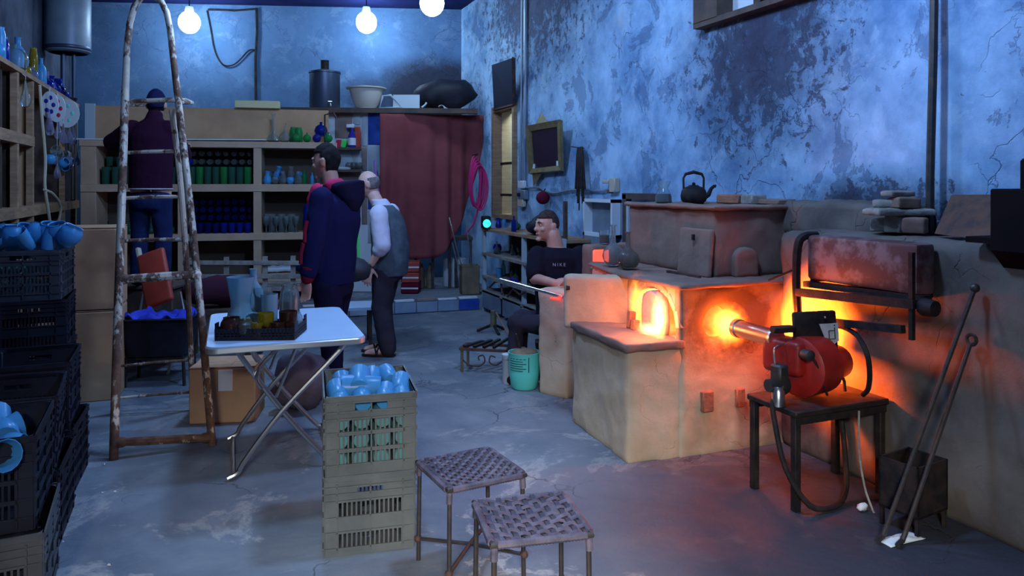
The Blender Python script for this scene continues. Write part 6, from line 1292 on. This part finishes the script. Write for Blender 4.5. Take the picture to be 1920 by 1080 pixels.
for q, e_, w_ in ((sh, el, wr), (sh2, el2, wr2)): limb(c, [q, e_, e_.lerp(w_, .22)], [.082, .075, .062])
c.tube([e_ for e_ in (el.lerp(wr, .10), el.lerp(wr, .30))], [.068, .062], 14)
c.loft([ring((.02, 0, 1.26), .10, .14, a3), ring((.0, 0, 1.33), .085, .09, a3), ring((-.03, 0, 1.375), .075, .075, a3)])
cloth(c, 'shirt', M_SHIRT, P)
c = MB(); c.loft([ring((.065, 0, .70), .155, .18, a3), ring((.075, 0, .82), .165, .185, a3), ring((.075, 0, .98), .165, .185, a3), ring((.055, 0, 1.15), .155, .188, a3), ring((.03, 0, 1.26), .125, .175, a3), ring((.005, 0, 1.325), .088, .105, a3)])
cloth(c, 'waistcoat', M_VEST, P)
c = MB(); c.loft([ring((.05, 0, .82), .15, .165, a3), ring((.05, 0, .72), .15, .168, a3), ring((.04, 0, .66), .14, .165, a3)])
for s in (-1, 1): p = near*s*.085; limb(c, [p+Vector((.045, 0, .72)), p+Vector((.0+.02*s, 0, .42)), p+Vector((.05+.03*s, 0, .07))], [.105, .088, .078])
cloth(c, 'trousers', M_TROUS, P)
wv = el.lerp(wr, .93); wd = (wr-el).normalized(); a_ = wd.orthogonal().normalized(); b_ = wd.cross(a_)
MB().tube([wv+(a_*math.cos(t)+b_*math.sin(t))*.033 for t in [2*math.pi*k/16 for k in range(16)]], .006, 6, True).ball(wv+near*.034, (.016, .008, .016), 10, 6).build('wrist_watch', M_DARK, P)
for s in (-1, 1):
    p = near*s*.085+Vector((.05+.03*s, 0, 0)); sd = MB().loft([[p+f3*(x*ca-.0)+near*(y*ca)+Vector((0, 0, z)) for x, y in ((-.06, -.03), (.02, -.042), (.12, -.05), (.22, -.035), (.24, 0), (.22, .035), (.12, .05), (.02, .042), (-.06, .03))] for z, ca in ((.0, 1.0), (.018, 1.0))]).build('sandal_sole', M_BLACK, P)
    for x, tw_ in ((.075, .02), (.12, -.03)): MB().tube([p+f3*(x+tw_)+near*.046+Vector((0, 0, .018)), p+f3*(x+tw_*.4)+near*.026+Vector((0, 0, .066-.1*(x-.07))), p+f3*(x-tw_*.4)-near*.02+Vector((0, 0, .068-.1*(x-.07))), p+f3*(x-tw_)-near*.044+Vector((0, 0, .018))], .013, 8, sq=.5).build('sandal_strap', M_BLACK, P)
# the bag and cord that show between the two men
q = MB().tube([A(672, 385, 6.2), A(671, 440, 6.2), A(673, 489, 6.2)], .010, 6).build('green_lanyard', M_GREENL); tag(q, 'bright green cord hanging between the two standing men', 'cord')
q = rough_up(MB().ball((0, 0, 0), (.12, .09, .10), 16, 10).build('shoulder_bag', M_GREYBAG, None, loc=A(668, 505, 6.15)), .02, 9); tag(q, 'dark leather bag hanging at the hip of the man in navy', 'bag')

# --- the seated glassblower in a black T-shirt
d4 = 5.85; P = person('seated person in black T-shirt with short hair, looking left and holding the blowpipe', 1045, d4)
f4 = Vector((-.86, -.50, 0)).normalized()
s4 = 1400/d4; L4 = lambda px, py, dd=0: Vector(((px-960)/1400*(d4+dd)-(1045-960)/1400*d4, dd, 1.5+(347-py)/1400*(d4+dd)))
H4 = hmat(L4(1026, 424, .02), f4, R(0))
b = MB(); head(b, H4, 1.2); limb(b, [L4(1043, 470), L4(1036, 440)], [.066, .064])
b.loft([ring(L4(1050, 600), .17, .13), ring(L4(1049, 555), .16, .125), ring(L4(1047, 510), .175, .125), ring(L4(1046, 478), .18, .11), ring(L4(1044, 464), .08, .07)])
LEGS = ((-1, Vector((-.34, -.09, .02))), (1, Vector((-.30, .13, .02))))
for s, kn in LEGS: limb(b, [L4(1050, 608)+Vector((-.02, -.07*-s, 0)), L4(1050, 608)+kn, L4(1050, 608)+kn+Vector((-.02, 0, -.36))], [.085, .06, .042])
shR, elR, wrR = L4(1008, 480, -.02), L4(1003, 522, -.12), L4(1040, 531, -.36)
shL, elL, wrL = L4(1088, 480, -.02), L4(1098, 524, -.08), L4(1064, 533, -.34)
limb(b, [shR, elR, wrR], [.052, .047, .031]); limb(b, [shL, elL, wrL], [.052, .047, .031])
hand(b, frame_to(wrR, (.75, -.45, -.05), (.2, .3, 1)), 1, (62, 64, 66, 68), .5, 20); hand(b, frame_to(wrL, (-.5, -.6, -.2), (.2, .1, 1)), 1, (62, 64, 66, 68), .5, 20)
skin(b, 'body', M_SKIN, P); face_bits(P, H4, M_BHAIR)
hair(P, H4, lambda x, y, z: (z > .50) or (y > .05 and z > .05 and z > .25-y) or (y > .3 and z > -.45), M_BHAIR, 1.05, lump=.002)
c = MB(); c.loft([ring(L4(1050, 612), .195, .155), ring(L4(1049, 560), .19, .15), ring(L4(1047, 515), .20, .148), ring(L4(1046, 482), .205, .125), ring(L4(1045, 468), .12, .09), ring(L4(1043, 463), .085, .075)])
limb(c, [shR, shR.lerp(elR, .78)], [.082, .078]); limb(c, [shL, shL.lerp(elL, .80)], [.082, .078])
te = cloth(c, 't_shirt', M_TEE, P)
# lettering printed across the chest
tx = bpy.data.curves.new('chest_lettering', 'FONT'); tx.body = 'NIKE'; tx.size = .034; tx.space_character = 1.5; tx.extrude = .002; tx.align_x = 'CENTER'
to = bpy.data.objects.new('chest_lettering', tx); COL.objects.link(to); to.location = L4(1046, 495)+Vector((0, -.158, 0)); to.rotation_euler = (R(88), 0, 0)
bpy.context.view_layer.update(); tm = bpy.data.meshes.new_from_object(to.evaluated_get(bpy.context.evaluated_depsgraph_get())); mw = to.matrix_basis.copy(); bpy.data.objects.remove(to)
to = bpy.data.objects.new('chest_lettering', tm); COL.objects.link(to); to.matrix_basis = mw; tm.materials.clear(); tm.materials.append(M_LETTER); to.parent = P
c = MB()
for s, kn in LEGS: limb(c, [L4(1050, 608)+Vector((-.02, -.07*-s, 0)), L4(1050, 608)+kn, L4(1050, 608)+kn+Vector((-.02, 0, -.32))], [.105, .08, .065])
cloth(c, 'trousers', M_TROUS, P)
for s, kn in LEGS: k0 = L4(1050, 608)+kn+Vector((-.02, 0, 0)); cloth(MB().tube([Vector((k0.x, k0.y+.06, .04)), Vector((k0.x, k0.y, .05)), Vector((k0.x-.02, k0.y-.10, .04)), Vector((k0.x-.03, k0.y-.17, .03))], [.035, .046, .042, .025], 12), 'shoe', M_BLACK, P, .008, 2, .001)
cs = thing('low_stool', 'low dark stool under the seated man, hidden behind the pillar', 'stool', P.location+Vector((.02, .02, 0)), CAM)
zseat = L4(1050, 612).z-.135
MB().bb((-.18, -.16, zseat-.04), (.18, .16, zseat)).build('seat', M_WOODD, cs)
for x in (-.15, .15):
    for y in (-.13, .13): MB().bb((x-.018, y-.018, 0), (x+.018, y+.018, zseat-.04)).build('leg', M_WOODD, cs)
# the blowpipe
bp = thing('blowpipe', 'long bright steel blowpipe held across in front of the seated man', 'pipe', A(995, 540, 5.45))
a, b_ = A(938, 524, 5.6)-bp.location, A(1056, 557, 5.02)-bp.location
MB().tube([a, b_], .0105, 8).build('pipe_shaft', M_STEEL, bp)
m, n_, N, L, B = nt('hot_glass'); B.inputs['Base Color'].default_value = (.5, .05, .03, 1); B.inputs['Emission Color'].default_value = (1, .06, .03, 1); B.inputs['Emission Strength'].default_value = .8
MB().tube([A(1032, 559, 5.06)-bp.location, A(1052, 562, 5.04)-bp.location], [.008, .011], 8).build('hot_tip', m, bp)

light('hot_glass_light', 'POINT', tuple(A(1040, 540, 5.02)), 1.6, (1.0, .10, .05), .03)

# ---------------------------------------------------------------- repeats share a group
import re as _re
_by = {}
for o in COL.objects:
    if o.parent is None and 'category' in o.keys() and 'group' not in o.keys(): _by.setdefault(_re.sub(r'\.\d+$', '', o.name), []).append(o)
for _n, _l in _by.items():
    if len(_l) > 1 and _n != 'person':
        for o in _l: o['group'] = {'woven_stool': 'low woven stools by the front crates', 'plastic_crate': 'slatted plastic crates', 'hanging_lamp': 'hanging bulbs at the back', 'iron_rod': 'iron rods leaning on the low wall', 'cardboard_box': 'cardboard boxes on the left'}.get(_n, _n.replace('_', ' ')+'s around the workshop')
